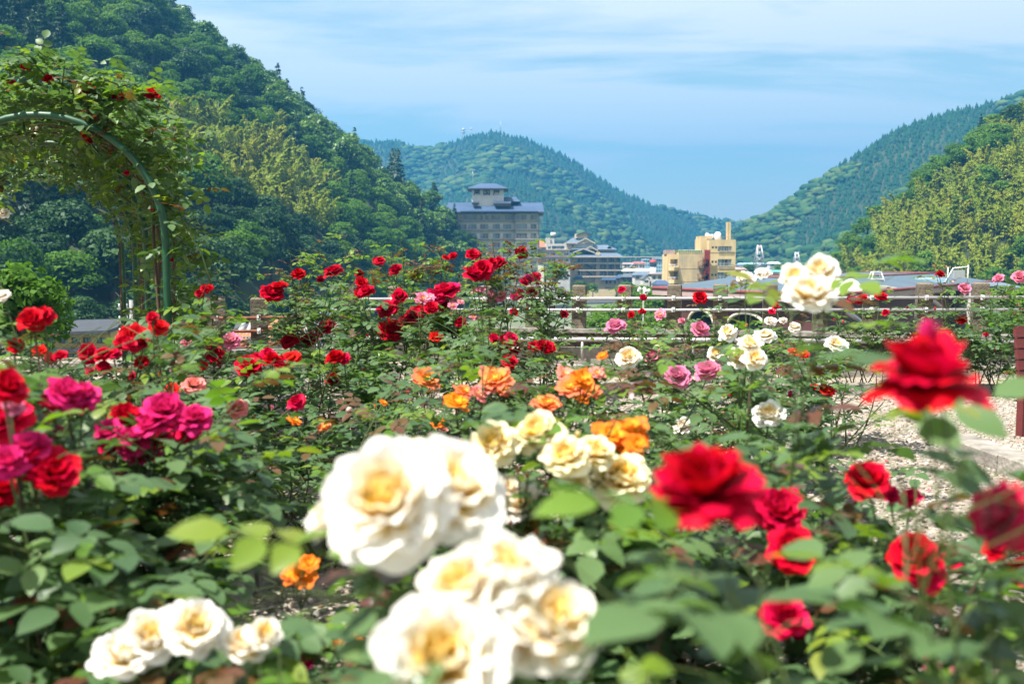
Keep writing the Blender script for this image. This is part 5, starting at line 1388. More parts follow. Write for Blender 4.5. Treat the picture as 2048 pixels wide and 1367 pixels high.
M['stamen'] = flat('stamen', (0.70, 0.42, 0.03), .7, .3, 30)

def petal(a0, a1, L, W, cup, ruff, point, r0, seed, n=5):
    """one petal that leaves the axis at angle a0 and ends at a1 (from vertical), pointing along +X"""
    r = random.Random(seed); ph = r.uniform(0, 6.28); ph2 = r.uniform(0, 6.28)
    V = []; T = []
    x, z = r0, 0.0; steps = n - 1
    axis = [(x, z, a0)]
    for i in range(steps):
        a = a0 + (a1 - a0) * ((i + .5) / steps) ** 1.3
        x += math.sin(a) * L / steps; z += math.cos(a) * L / steps; axis.append((x, z, a))
    for i in range(n):
        v = i / steps; x, z, a = axis[i]
        w = W * (.24 + .86 * math.sin(min(1, v * 1.12) * math.pi * .62)) * (1 if v < .8 else (1 - .30 * ((v - .8) / .2) ** 2))
        for j in range(n):
            u = -1 + 2 * j / steps
            inw = cup * W * u * u * (1 - .45 * v)
            rf = ruff * L * (math.sin(u * 4.2 + ph) * .6 + math.sin(u * 7.5 + ph2) * .4) * v * v
            tip = (-.20 * L * abs(u) ** 2.2 + point * L * (1 - abs(u)) * .5) * v ** 4
            ca, sa = math.cos(a), math.sin(a)
            # normal of the petal (towards the axis) and its run direction
            nx, nz = -ca, sa
            dx_, dz_ = sa, ca
            V.append((x + nx * (inw + rf) + dx_ * tip, u * w / 2 * (1 + .06 * math.sin(ph + 5 * v)), z + nz * (inw + rf) + dz_ * tip)); T.append(v)
    F = [(i * n + j, i * n + j + 1, (i + 1) * n + j + 1, (i + 1) * n + j) for i in range(n - 1) for j in range(n - 1)]
    return V, F, T
D = math.radians
SHAPES = {   # rings from the heart outwards: count, a0, a1, length, width, cup, ruffle, point, r0   (bloom radius about 1)
    'full':    [(5, D(-6), D(-16), .82, .62, .45, .03, .0, .05), (6, D(6), D(8), .86, .82, .40, .04, .0, .10), (7, D(22), D(42), .95, .95, .30, .05, .05, .14), (8, D(42), D(88), 1.0, 1.0, .16, .06, .08, .16), (7, D(62), D(128), .95, .98, .06, .07, .10, .16)],
    'ruffled': [(7, D(2), D(4), .66, .55, .5, .08, .0, .06), (9, D(16), D(22), .76, .66, .35, .10, .0, .14), (10, D(32), D(48), .88, .76, .25, .11, .0, .18), (11, D(52), D(80), .98, .84, .15, .12, .0, .20), (9, D(72), D(122), .95, .88, .06, .12, .0, .20)],
    'pointed': [(5, D(-4), D(-10), .9, .6, .5, .05, .1, .05), (6, D(10), D(20), .98, .78, .35, .07, .1, .10), (8, D(28), D(58), 1.0, .9, .22, .09, .12, .14), (8, D(46), D(96), 1.06, .94, .10, .11, .16, .16), (7, D(68), D(136), 1.0, .94, .03, .12, .18, .16)],
    'open':    [(6, D(26), D(40), .62, .5, .3, .09, .0, .14), (8, D(48), D(70), .84, .66, .18, .12, .05, .16), (9, D(66), D(98), .98, .76, .06, .13, .05, .18)],
    'bud':     [(3, D(4), D(-14), 1.3, .62, .75, .02, .2, .10), (4, D(12), D(-8), 1.35, .78, .65, .02, .2, .16), (4, D(20), D(8), 1.25, .80, .50, .04, .3, .22)],
}
def ring_petals(shape):
    out = []; k = 0
    for ri, (cnt, a0, a1, L, W, cup, ruff, pt, r0) in enumerate(SHAPES[shape]):
        for i in range(cnt):
            out.append((ri, 2 * math.pi * i / cnt + ri * 1.9, k)); k += 1
    return out
PETM = {}
def petal_mesh(shape, col, ri, var):
    key = (shape, col, ri, var)
    if key not in PETM:
        cnt, a0, a1, L, W, cup, ruff, pt, r0 = SHAPES[shape][ri]
        r = random.Random(hash((shape, ri, var)) % 9999 if False else ri * 37 + var * 101 + len(shape))
        V, F, T = petal(a0 + r.uniform(-.1, .1), a1 + r.uniform(-.25, .25), L * r.uniform(.9, 1.08), W * r.uniform(.9, 1.1), cup, ruff * r.uniform(.7, 1.6), pt, r0, ri * 11 + var * 7)
        # heart petals keep more of the base colour, as cut blooms do
        tt = np.array(T) * (1.0 if ri > 2 else (.42, .62, .86)[ri])
        PETM[key] = np_mesh('petal', np.array(V), np.array(F), M['petal_' + col], True, {'t': tt, 'rnd': np.full(len(V), r.random())})
    return PETM[key]
def calyx_geo():
    b = MB(); b.tube([(0, 0, -.34), (0, 0, -.16), (0, 0, -.02), (0, 0, .06)], [.05, .15, .17, .1], M['calyx'], 7)
    for k in range(5):
        a = k * 1.2566; c, s = math.cos(a), math.sin(a)
        p = lambda r_, z_, w: [(c * r_ - s * w, s * r_ + c * w, z_), (c * r_ + s * w, s * r_ - c * w, z_)]
        v = p(.12, -.04, .06) + p(.30, -.06, .07) + p(.48, -.22, .045) + [(c * .6, s * .6, -.42)]
        b.add(v, [(0, 1, 3, 2), (2, 3, 5, 4), (4, 5, 6)], M['calyx'], True)
    return b
CALYX = calyx_geo().mesh('bloom')
def stamen_geo(b):
    r = random.Random(3)
    for k in range(16):
        a = r.uniform(0, 6.28); q = r.uniform(.03, .2); b.tube([(0, 0, .05), (math.cos(a) * q, math.sin(a) * q, .32 + r.uniform(-.06, .06))], [.012, .028], M['stamen'], 4)
    return b
CALYX_ST = stamen_geo(calyx_geo()).mesh('bloom')
BLOOMM = {}
def bloom_mesh(shape, col, var):
    """whole small flower as one mesh"""
    key = (shape, col, var)
    if key not in BLOOMM:
        r = random.Random(var * 13 + 5); V = []; F = []; T = []; RN = []; base = 0
        for ri, ang, k in ring_petals(shape):
            cnt, a0, a1, L, W, cup, ruff, pt, r0 = SHAPES[shape][ri]
            v, f, t = petal(a0 + r.uniform(-.14, .14), a1 + r.uniform(-.35, .35), L * r.uniform(.82, 1.1), W * r.uniform(.85, 1.15), cup, ruff * r.uniform(.6, 1.7), pt, r0, var * 100 + k, 4)
            a = ang + r.uniform(-.25, .25); c, s = math.cos(a), math.sin(a)
            V += [(x * c - y * s, x * s + y * c, z) for x, y, z in v]; F += [tuple(base + i for i in q) for q in f]; T += [q * (1 if ri > 2 else (.42, .62, .86)[ri]) for q in t]; RN += [r.random()] * len(v); base += len(v)
        cb = calyx_geo() if shape != 'open' else CS_GEO
        nv = len(V); V += cb.v
        fa = F; me = bpy.data.meshes.new('bloom'); me.from_pydata(V, [], fa + [tuple(nv + i for i in q) for q in cb.f])
        me.materials.append(M['petal_' + col])
        for m_ in cb.mats: me.materials.append(m_)
        me.polygons.foreach_set('material_index', [0] * len(fa) + [1 + i for i in cb.mi]); me.polygons.foreach_set('use_smooth', [True] * len(me.polygons))
        for an, arr in (('t', T), ('rnd', RN)):
            at = me.attributes.new(an, 'FLOAT', 'POINT'); at.data.foreach_set('value', list(arr) + [0.5] * len(cb.v))
        me.update(); BLOOMM[key] = me
    return BLOOMM[key]
CS_GEO = stamen_geo(calyx_geo())

def place_bloom(root, pos, nrm, R, col, shape, split, seed):
    r = random.Random(seed)
    n = Vector(nrm).normalized()
    q = n.to_track_quat('Z', 'Y').to_matrix().to_4x4() @ Matrix.Rotation(r.uniform(0, 6.28), 4, 'Z')
    eul = q.to_euler(); loc = Vector(pos) - n * (R * (.36 if shape != 'bud' else .6)) - root.location
    if not split:
        return link('bloom' if shape != 'bud' else 'bud', bloom_mesh(shape, col, r.randrange(6)), root, loc, eul, (R * r.uniform(.85, 1.1), R * r.uniform(.85, 1.1), R * r.uniform(.75, 1.15)))
    o = link('bloom' if shape != 'bud' else 'bud', CALYX_ST if shape == 'open' else CALYX, root, loc, eul, R)
    for ri, ang, k in ring_petals(shape):
        link('petal', petal_mesh(shape, col, ri, r.randrange(4)), o, (0, 0, r.uniform(-.02, .02)), (r.uniform(-.13, .13), r.uniform(-.13, .13), ang + r.uniform(-.25, .25)), r.uniform(.88, 1.1))
    return o

# ------------------------------------------------------------------ rose bushes
def bez(a, b, c, t): return a * (1 - t) ** 2 + b * 2 * t * (1 - t) + c * t * t
SPECS = []
def rose_bush(*a, **k): SPECS.append((a, k))
BLOOMS = np.zeros((0, 4))
# openings between the bushes: (x0, y0, x1, y1, share of leaves kept)
GAPS = [(1142, 555, 1215, 700, .30), (1215, 555, 1330, 640, .35), (1330, 555, 1560, 640, .35), (1560, 600, 1690, 655, .3), (1690, 555, 1960, 605, .45), (1690, 605, 1960, 650, .6),
        (440, 1030, 740, 1240, .04), (550, 960, 640, 1030, .3), (1390, 430, 1770, 600, .10), (1660, 800, 1990, 930, .06), (1720, 930, 2048, 1010, .35), (1060, 780, 1110, 850, .5), (1660, 740, 2000, 800, .3), (600, 735, 650, 790, .35), (420, 630, 520, 690, .45), (85, 645, 225, 735, .06), (300, 1180, 560, 1260, .5)]
def clear_of_blooms(c, rad, r):
    px, py = proj(c); f = c[1]
    if f <= .2: return True
    lr = rad * FPX / f
    if len(BLOOMS):
        q = (BLOOMS[:, 0] - px) ** 2 + (BLOOMS[:, 1] - py) ** 2 < (BLOOMS[:, 2] * .55 + lr * .5) ** 2
        if np.any(q & (BLOOMS[:, 3] > f - .05)) and r.random() < .93: return False
    if f < 1.25: return True
    for x0, y0, x1, y1, k in GAPS:
        if x0 < px < x1 and y0 < py < y1: return r.random() < k
    return True
STAT = {'leaf': 0, 'bloom': 0, 'bush': 0}
def build_bush(label, d, px, blooms, rw=.42, h=None, n_leaf=230, n_obj=100, seed=0, tops=(), lime=.10, bronze=.08, leaf_k=1.0, group=None, split=55, zmin=.16, fill=True, cat='rose bush', name='rose_bush', base_y=None, bare=0.0):
    """blooms: (px, py, width px, colour, shape[, distance]); everything else grows from them"""
    r = random.Random(seed * 7 + 3); nr = np.random.default_rng(seed + 1000)
    bx = (px - CX) / FPX * d; by = d if base_y is None else base_y
    root = tag(empty(name, (bx, by, 0)), label, cat, group); base = Vector((bx, by, 0.0))
    STAT['bush'] += 1
    n_leaf = int(n_leaf * (.85 if d > 4 else (.8 if fill else 1)))
    heads = []
    for i, bl in enumerate(blooms):
        x, y, w, col, shape = bl[:5]; dd = bl[5] if len(bl) > 5 else d + r.uniform(-.18, .18) * min(1, d / 4)
        p = P(x, y, dd); R = w * dd / FPX / 2 * 1.16
        tc_ = (Vector((0, 0, CAM_H)) - p).normalized()
        n = Vector((0, 0, .75)) + tc_ * .55 + Vector((r.uniform(-.5, .5), r.uniform(-.35, .35), r.uniform(-.1, .2)))
        if len(bl) > 6: n = Vector(bl[6])
        if shape == 'bud': n = Vector((r.uniform(-.3, .3), r.uniform(-.3, .3), 1)); R *= .62
        if w >= 30 and shape in ('full',) and col in ('white', 'cream', 'blush'): shape = 'ruffled'
        if shape == 'full' and r.random() < .3: shape = 'ruffled'
        place_bloom(root, p, n, R, col, shape, w >= split, seed * 100 + i); STAT['bloom'] += 1
        heads.append(p - n.normalized() * R * .5)
    tips = list(heads)
    ztop = max([p.z for p in tips] + [0.5]) if h is None else h
    for (x, y) in tops: tips.append(P(x, y, d + r.uniform(-.15, .15)))
    nfill = max(3, int(7 - len(tips))) if fill else 0
    for k in range(nfill + (4 if fill else 0)):
        a = r.uniform(0, 6.28); q = rw * math.sqrt(r.uniform(.1, 1)); z = ztop * r.uniform(.55, .95) * (1 - .25 * (q / rw) ** 2)
        tips.append(base + Vector((math.cos(a) * q, math.sin(a) * q, z)))
    # canes: up to seven rise from the ground, the other tips branch off them
    order = sorted(range(len(tips)), key=lambda i: r.random()); mains = []; spots = []; young_cut = ztop * .82
    curves = []
    for i in order:
        t = tips[i]
        if len(mains) < (7 if fill else 2):
            a = base + Vector((r.uniform(-.12, .12), r.uniform(-.12, .12), 0))
            out = (t - base); out.z = 0
            b = a + out * r.uniform(.1, .6) + Vector((r.uniform(-.12, .12), r.uniform(-.12, .12), t.z * r.uniform(.45, .62)))
            mains.append((a, b, t)); curves.append((a, b, t, 1.0, len(mains) - 1))
        else:
            best = min(mains, key=lambda m: (bez(*m, .62) - t).length)
            f = r.uniform(.45, .72) if fill else r.uniform(.62, .88); a = bez(*best, f)
            b = a.lerp(t, .5) + Vector((r.uniform(-.05, .05), r.uniform(-.05, .05), r.uniform(.0, .08)))
            curves.append((a, b, t, .6, mains.index(best)))
    twigs = []
    for (a, b, t, k, mi_) in curves:
        L_ = (t - a).length
        for q in range(int(2 + L_ * 4.5 * (1 - bare))):
            f = r.uniform(.22 if k == 1 else .15, .9); o_ = bez(a, b, t, f)
            an = r.uniform(0, 6.28); ln = r.uniform(.10, .30) * (rw / .42) ** .5
            e = o_ + Vector((math.cos(an) * ln, math.sin(an) * ln, ln * r.uniform(.0, .8)))
            if e.z < zmin: continue
            twigs.append((o_, o_.lerp(e, .5) + Vector((0, 0, .02)), e, .35, mi_))
    by_cane = {}
    thin = 1.0 if fill else .5
    for ci, (a, b, t, k, mi_) in enumerate(curves + twigs):
        mb = by_cane.setdefault(mi_, MB())
        n = 7 if k == 1 else (5 if k > .5 else 3)
        r0, r1 = (.0062, .0026) if k == 1 else ((.0036, .0022) if k > .5 else (.0022, .0012))
        mb.tube([bez(a, b, t, j / (n - 1)) for j in range(n)], [(r0 + (r1 - r0) * j / (n - 1)) * thin for j in range(n)], M['cane_brown'] if (k == 1 and a.z < .05 and r.random() < .3) else M['cane_green'], 6 if k == 1 else 4, caps=False)
    for mb in by_cane.values():
        mb.v = [tuple(Vector(v) - base) for v in mb.v]; link('cane', mb.mesh('cane'), root)
    # leaves
    allc = curves + twigs; wts = [((c[2] - c[0]).length) * (1.0 if c[3] == 1 else (1.1 if c[3] > .5 else 2.3)) for c in allc]
    leaves = []; tries = 0
    while len(leaves) < n_leaf and tries < n_leaf * 5:
        tries += 1
        a, b, t, k, mi_ = r.choices(allc, wts)[0]
        f = r.uniform(.25, .97) if k == 1 else r.uniform(.12, 1.0)
        if k >= .6 and f > .93: continue
        p = bez(a, b, t, f)
        if p.z < zmin: continue
        tg = bez(a, b, t, min(1, f + .05)) - bez(a, b, t, f - .05); tg.normalize()
        an = r.uniform(0, 6.28)
        out = Vector((math.cos(an), math.sin(an), 0)) + (p - base - Vector((0, 0, p.z))) * .9
        dirv = (out.normalized() * 1.0 + tg * .55 + Vector((0, 0, r.uniform(-.35, .25)))).normalized()
        up = (Vector((0, 0, 1)) + Vector((r.uniform(-.45, .45), r.uniform(-.45, .45), 0)))
        yv = up.cross(dirv)
        if yv.length < .1: continue
        yv.normalize(); zv = dirv.cross(yv)
        sc = leaf_k * (r.uniform(.72, 1.15) if d > 3 else r.uniform(.85, 1.3)); hi = p.z > young_cut
        kind = 'leaf_dark'
        u = r.random()
        if hi:
            if u < bronze * 2.6: kind = 'leaf_bronze'
            elif u < bronze * 2.6 + lime * 2.6: kind = 'leaf_lime'
        elif u < lime: kind = 'leaf_lime'
        elif u < lime + bronze * .5: kind = 'leaf_bronze'
        if kind != 'leaf_dark': sc *= .85
        Mx = Matrix((dirv, yv, zv)).transposed()
        if not clear_of_blooms(p + dirv * (.06 * sc), .045 * sc, r): continue
        leaves.append((p, Mx, sc, kind, r.randrange(8)))
    leaves.sort(key=lambda l: (l[0] - Vector((0, 0, CAM_H))).length - l[0].z * .5 * min(1, d / 3))
    for p, Mx, sc, kind, var in leaves[:n_obj]:
        link('leaf', LEAFM[kind][var], root, p - base, Mx.to_euler(), sc); STAT['leaf'] += 1
    rest_ = leaves[n_obj:]
    if rest_:
        V = []; F = []; A = []; MI = []; b0 = 0; kinds = ['leaf_dark', 'leaf_lime', 'leaf_bronze']
        for p, Mx, sc, kind, var in rest_:
            v, f, a = LEAFNP[var]; mm = np.array(Mx)
            V.append(v @ mm.T * sc + np.array(p - base)); F.append(f + b0); A.append(np.clip(a * .6 + r.random() * .4, 0, 1)); MI += [kinds.index(kind)] * len(f); b0 += len(v)
        me = np_mesh('foliage', np.concatenate(V), np.concatenate(F), M['leaf_dark'], True, {'rnd': np.concatenate(A)})
        me.materials.append(M['leaf_lime']); me.materials.append(M['leaf_bronze']); me.polygons.foreach_set('material_index', MI)
        tag(link('foliage', me, root), kind='stuff')
    return root
# ------------------------------------------------------------------ the bushes, far to near
F_, U_, O_, PT, BD = 'full', 'ruffled', 'open', 'pointed', 'bud'
G1 = None
# far bed along the fence, right half
rose_bush('thin rose bush with small pink blooms before the fence at the far right end', 9.2, 1985, [(1997, 555, 20, 'pink', F_), (2040, 552, 26, 'pink', F_), (1972, 668, 13, 'crimson', F_), (2036, 610, 12, 'pink', BD)], .5, n_leaf=260, n_obj=90, seed=1)
rose_bush('rose bush with one dark red bloom topping its tall shoot above the fence', 9.0, 1885, [(1880, 547, 20, 'darkred', F_), (1930, 575, 22, 'pink', F_), (1922, 637, 20, 'red', F_), (1870, 617, 14, 'crimson', BD), (1868, 532, 10, 'salmon', BD), (1893, 533, 9, 'salmon', BD)], .42, n_leaf=190, n_obj=80, seed=2)
rose_bush('rose bush with red blooms over the thick stem left of the big red bloom', 9.0, 1722, [(1706, 597, 18, 'red', F_), (1723, 597, 20, 'red', F_), (1762, 592, 22, 'red', F_), (1771, 624, 15, 'red', F_), (1815, 614, 12, 'darkred', BD), (1686, 643, 12, 'crimson', BD), (1668, 639, 10, 'crimson', BD)], .48, n_leaf=330, n_obj=110, seed=3, tops=[(1770, 640), (1800, 655), (1690, 680)])
rose_bush('leafy rose bush without open blooms behind the bench', 8.6, 2010, [(1990, 700, 10, 'crimson', BD)], .6, 1.0, 330, 100, seed=4)
rose_bush('rose bush with a bright pinkish-red bloom pair below the white cluster', 9.6, 1550, [(1552, 611, 16, 'crimson', F_), (1544, 622, 12, 'crimson', F_), (1566, 640, 15, 'blush', F_), (1545, 641, 18, 'blush', F_), (1590, 654, 25, 'white', F_)], .5, n_leaf=230, n_obj=90, seed=5)
rose_bush('rose bush with a round red bloom crossing the upper rail mid-fence', 9.6, 1400, [(1400, 592, 26, 'red', F_), (1320, 627, 24, 'pink', O_), (1322, 636, 16, 'pink', BD), (1364, 641, 16, 'pink', F_), (1493, 650, 14, 'coral', BD)], .45, n_leaf=220, n_obj=90, seed=6, bronze=.14)
rose_bush('rose bush with four small red blooms at the rails left of the middle', 9.9, 1262, [(1243, 578, 16, 'crimson', F_), (1287, 594, 14, 'red', F_), (1284, 622, 13, 'red', F_), (1262, 628, 13, 'red', F_)], .45, n_leaf=200, n_obj=80, seed=7)
# tall climbing bushes left of the first fence post
rose_bush('tall bush with magenta bloom clusters beside the first concrete post', 8.3, 1080, [(1048, 562, 22, 'crimson', F_), (1060, 556, 22, 'magenta', F_), (1072, 552, 20, 'crimson', F_), (1077, 563, 16, 'magenta', F_), (1040, 585, 22, 'crimson', F_), (1030, 592, 18, 'magenta', F_), (1064, 583, 20, 'crimson', F_), (1063, 533, 11, 'crimson', BD), (1128, 627, 18, 'crimson', F_), (1028, 623, 18, 'red', F_), (1109, 613, 10, 'crimson', BD), (1054, 617, 8, 'crimson', BD)],
          .52, n_leaf=420, n_obj=130, seed=8, tops=[(1088, 530), (1122, 522), (1133, 540), (1110, 515), (1145, 575)], bronze=.2, lime=.14)
rose_bush('tall bush with deep red blooms under the long bronze shoot', 7.6, 1000, [(945, 506, 26, 'red', F_), (955, 508, 18, 'red', F_), (997, 524, 28, 'red', F_), (985, 523, 22, 'red', F_), (1043, 504, 28, 'red', F_), (1019, 502, 10, 'red', BD), (957, 578, 30, 'mauve', O_), (988, 592, 28, 'mauve', O_), (1002, 592, 24, 'pink', O_), (948, 632, 18, 'pink', O_), (976, 605, 9, 'pink', BD)],
          .5, n_leaf=420, n_obj=130, seed=9, tops=[(978, 466), (985, 480), (960, 515), (1005, 490)], bronze=.16, lime=.14)
rose_bush('bushy shrub with lime-tipped shoots and few small red blooms behind the tall red ones', 8.0, 840, [(760, 519, 20, 'red', F_), (754, 522, 16, 'darkred', F_), (905, 510, 16, 'red', F_), (893, 514, 14, 'red', F_), (850, 512, 8, 'red', BD), (919, 552, 10, 'red', BD)], .6, n_leaf=480, n_obj=130, seed=10,
          tops=[(800, 475), (806, 492), (830, 480), (850, 497), (880, 505), (890, 492), (925, 515), (780, 505), (865, 520)], lime=.30, bronze=.16)
rose_bush('wide shrub with pale yellow-green tips at the left end of the centre thicket', 7.9, 630, [(597, 546, 24, 'red', F_), (641, 557, 16, 'darkred', F_), (720, 548, 16, 'red', F_), (690, 545, 8, 'red', BD)], .62, n_leaf=480, n_obj=130, seed=11,
          tops=[(580, 500), (600, 495), (640, 505), (690, 510), (720, 505), (575, 520), (665, 508)], lime=.32, bronze=.10)
# central red group
rose_bush('rose bush with deep red blooms on the left flank of the centre thicket', 6.9, 615, [(665, 539, 33, 'darkred', F_), (543, 582, 42, 'red', F_), (557, 570, 30, 'red', F_), (649, 651, 36, 'red', F_), (577, 679, 30, 'red', F_), (588, 674, 26, 'scarlet', F_), (617, 677, 32, 'red', F_)], .5, n_leaf=430, n_obj=130, seed=12, lime=.14)
rose_bush('rose bush with the densest red blooms in the middle of the centre thicket', 6.5, 775, [(790, 537, 24, 'darkred', F_), (724, 565, 24, 'red', F_), (732, 580, 30, 'red', F_), (722, 583, 24, 'darkred', F_), (798, 592, 36, 'red', F_), (775, 616, 38, 'red', F_), (781, 656, 44, 'red', F_), (826, 628, 34, 'darkred', F_), (812, 638, 28, 'red', F_), (838, 622, 30, 'red', F_), (741, 674, 8, 'red', BD), (716, 668, 10, 'pink', BD)], .5, n_leaf=430, n_obj=130, seed=13, lime=.14)
rose_bush('rose bush with crimson and pale pink blooms at the heart of the thicket', 6.2, 890, [(890, 578, 46, 'crimson', PT), (872, 590, 32, 'crimson', F_), (905, 576, 28, 'magenta', F_), (847, 594, 30, 'pink', O_), (860, 592, 22, 'mauve', O_), (838, 598, 18, 'pink', O_), (903, 593, 24, 'pink', O_), (905, 608, 20, 'pink', O_), (862, 612, 28, 'red', F_), (884, 605, 28, 'darkred', F_), (920, 642, 22, 'darkred', F_), (922, 602, 14, 'pink', O_)], .45, n_leaf=380, n_obj=120, seed=14, lime=.16)
rose_bush('slender rose with a large loose red bloom standing before the blue hotel', 5.2, 955, [(945, 545, 34, 'red', PT), (965, 536, 36, 'red', PT), (955, 548, 26, 'darkred', PT)], .3, n_leaf=150, n_obj=70, seed=15, lime=.25, tops=[(930, 600), (980, 620)])
rose_bush('low bush with paired dark red blooms before the low wall', 5.9, 1050, [(1012, 682, 38, 'red', F_), (1024, 690, 36, 'darkred', F_), (1022, 674, 26, 'crimson', F_), (990, 675, 22, 'crimson', F_), (1070, 691, 28, 'darkred', F_), (1096, 692, 32, 'red', F_), (1084, 689, 26, 'darkred', F_), (1018, 722, 30, 'red', F_), (945, 675, 12, 'red', BD), (873, 673, 26, 'scarlet', F_)], .5, n_leaf=420, n_obj=130, seed=16, bronze=.16)
# left bed
rose_bush('rose bush with a row of heavy red clusters left of the flat stone', 4.5, 525, [(497, 727, 52, 'red', F_), (520, 714, 40, 'red', F_), (545, 716, 40, 'red', F_), (580, 714, 38, 'scarlet', F_), (560, 722, 30, 'red', F_), (536, 708, 28, 'crimson', F_)], .42, n_leaf=300, n_obj=110, seed=17)
rose_bush('rose bush with an upright ragged red bloom pair beside the arch foot', 5.0, 425, [(427, 702, 36, 'red', PT), (433, 718, 30, 'crimson', F_), (405, 729, 18, 'scarlet', F_), (372, 683, 20, 'pink', F_), (462, 680, 34, 'pink', PT), (411, 577, 16, 'red', F_), (399, 585, 18, 'darkred', F_), (420, 574, 14, 'red', F_)], .42, n_leaf=330, n_obj=110, seed=18, lime=.2)
rose_bush('rose bush with coral-pink single blooms and buds in the left bed', 3.6, 395, [(388, 766, 42, 'salmon', F_), (475, 815, 36, 'salmon', F_), (320, 747, 22, 'coral', BD), (345, 778, 30, 'scarlet', F_), (335, 790, 26, 'crimson', F_), (593, 801, 34, 'crimson', F_), (545, 815, 18, 'pink', BD)], .5, n_leaf=330, n_obj=120, seed=19, lime=.14)
rose_bush('rose bush with vivid red clusters under the arch', 3.2, 265, [(268, 672, 46, 'scarlet', F_), (248, 684, 36, 'red', F_), (284, 684, 34, 'red', F_), (262, 690, 30, 'red', F_), (303, 632, 24, 'red', F_), (318, 652, 38, 'scarlet', F_), (305, 640, 20, 'darkred', F_)], .36, n_leaf=230, n_obj=110, seed=20)
rose_bush('rose bush with loose red blooms before the ochre house', 3.3, 190, [(178, 706, 36, 'red', F_), (205, 704, 38, 'red', F_), (228, 706, 30, 'crimson', F_), (208, 732, 28, 'red', F_), (282, 722, 28, 'red', F_), (120, 708, 26, 'red', F_), (102, 716, 24, 'red', F_), (78, 700, 24, 'scarlet', F_), (262, 750, 20, 'crimson', F_), (180, 740, 20, 'wine', F_)], .45, n_leaf=280, n_obj=110, seed=21)
rose_bush('rose bush with one broad red cluster before the light green tree', 2.6, 60, [(58, 634, 46, 'red', F_), (82, 632, 44, 'red', F_), (70, 640, 36, 'scarlet', F_), (5, 590, 26, 'blush', F_), (30, 690, 30, 'red', F_)], .36, n_leaf=200, n_obj=100, seed=22, lime=.18)
# row in the middle ground
rose_bush('rose bush with scattered small red blooms in front of the thicket', 5.0, 690, [(670, 712, 36, 'red', F_), (688, 716, 22, 'crimson', F_), (665, 756, 30, 'red', F_), (727, 738, 14, 'red', BD), (640, 678, 10, 'pink', BD), (735, 670, 14, 'red', BD)], .55, n_leaf=430, n_obj=130, seed=23)
rose_bush('dense low bush without open blooms between the flat stone and the orange roses', 4.2, 690, [(750, 812, 12, 'orange', BD), (797, 800, 14, 'orange', BD), (820, 800, 12, 'salmon', BD)], .55, .58, 300, 120, seed=24)
rose_bush('low bush with small orange blooms at the left of the middle bed', 3.7, 600, [(590, 838, 26, 'orange', O_), (648, 851, 24, 'coral', O_), (768, 803, 16, 'orange', O_)], .5, .46, 220, 100, seed=25, bronze=.22)
rose_bush('rose bush with flat coral-orange blooms in the centre of the garden', 3.9, 880, [(856, 752, 50, 'coral', O_), (874, 842, 26, 'orange', O_), (884, 852, 22, 'salmon', O_), (815, 785, 14, 'coral', BD)], .45, n_leaf=320, n_obj=120, seed=26)
rose_bush('rose bush with a stack of orange and coral blooms left of centre', 3.2, 960, [(990, 752, 58, 'coral', O_), (975, 768, 44, 'salmon', O_), (1005, 772, 40, 'coral', O_), (930, 778, 42, 'coral', O_), (914, 800, 54, 'orange', O_), (958, 785, 36, 'salmon', O_), (965, 738, 26, 'salmon', BD)], .36, n_leaf=260, n_obj=120, seed=27)
rose_bush('rose bush with peach and orange blooms right of centre', 3.1, 1150, [(1140, 768, 50, 'coral', O_), (1165, 755, 46, 'orange', O_), (1180, 775, 46, 'coral', O_), (1130, 745, 34, 'salmon', O_), (1095, 801, 56, 'coral', O_), (1195, 742, 34, 'salmon', O_), (1204, 710, 22, 'orange', O_), (1165, 790, 36, 'orange', O_), (1052, 782, 18, 'wine', BD)], .36, n_leaf=280, n_obj=120, seed=28, bronze=.2)
# pink and white group right of the centre
rose_bush('rose bush with mauve-pink blooms behind the peach roses', 5.2, 1290, [(1230, 649, 38, 'mauve', F_), (1305, 711, 34, 'mauve', F_), (1400, 657, 36, 'mauve', F_), (1318, 700, 18, 'pink', BD)], .5, n_leaf=360, n_obj=120, seed=29, bronze=.22, tops=[(1290, 650), (1285, 665)])
rose_bush('rose bush with two bright pink blooms side by side', 4.2, 1385, [(1355, 749, 50, 'mauve', F_), (1415, 740, 46, 'mauve', F_), (1366, 848, 40, 'blush', U_), (1460, 790, 14, 'scarlet', BD)], .45, n_leaf=320, n_obj=120, seed=30, bronze=.16)
rose_bush('rose bush with white blooms before the middle posts', 5.6, 1470, [(1455, 663, 36, 'white', U_), (1530, 668, 36, 'white', U_), (1431, 705, 32, 'cream', U_), (1540, 640, 18, 'blush', U_)], .5, n_leaf=360, n_obj=120, seed=31)
rose_bush('rose bush with a creamy white cluster on one stem', 3.2, 1500, [(1502, 684, 42, 'cream', U_), (1486, 712, 46, 'cream', U_), (1510, 714, 44, 'cream', U_), (1465, 718, 20, 'white', U_), (1538, 824, 56, 'white', U_), (1256, 711, 44, 'cream', U_)], .45, n_leaf=300, n_obj=120, seed=32, lime=.14)
rose_bush('rose bush with pale blush bloom pair rising past the yellow block', 3.6, 1510, [(1496, 551, 32, 'blush', U_), (1526, 544, 32, 'blush', U_), (1482, 556, 18, 'blush', U_)], .2, n_leaf=90, n_obj=60, seed=33, tops=[(1505, 590)], fill=False)
rose_bush('rose bush with one fluffy white bloom before the far bed', 6.2, 1670, [(1674, 685, 38, 'white', U_), (1626, 668, 14, 'blush', BD), (1612, 693, 12, 'salmon', BD)], .45, n_leaf=300, n_obj=110, seed=34, lime=.16)
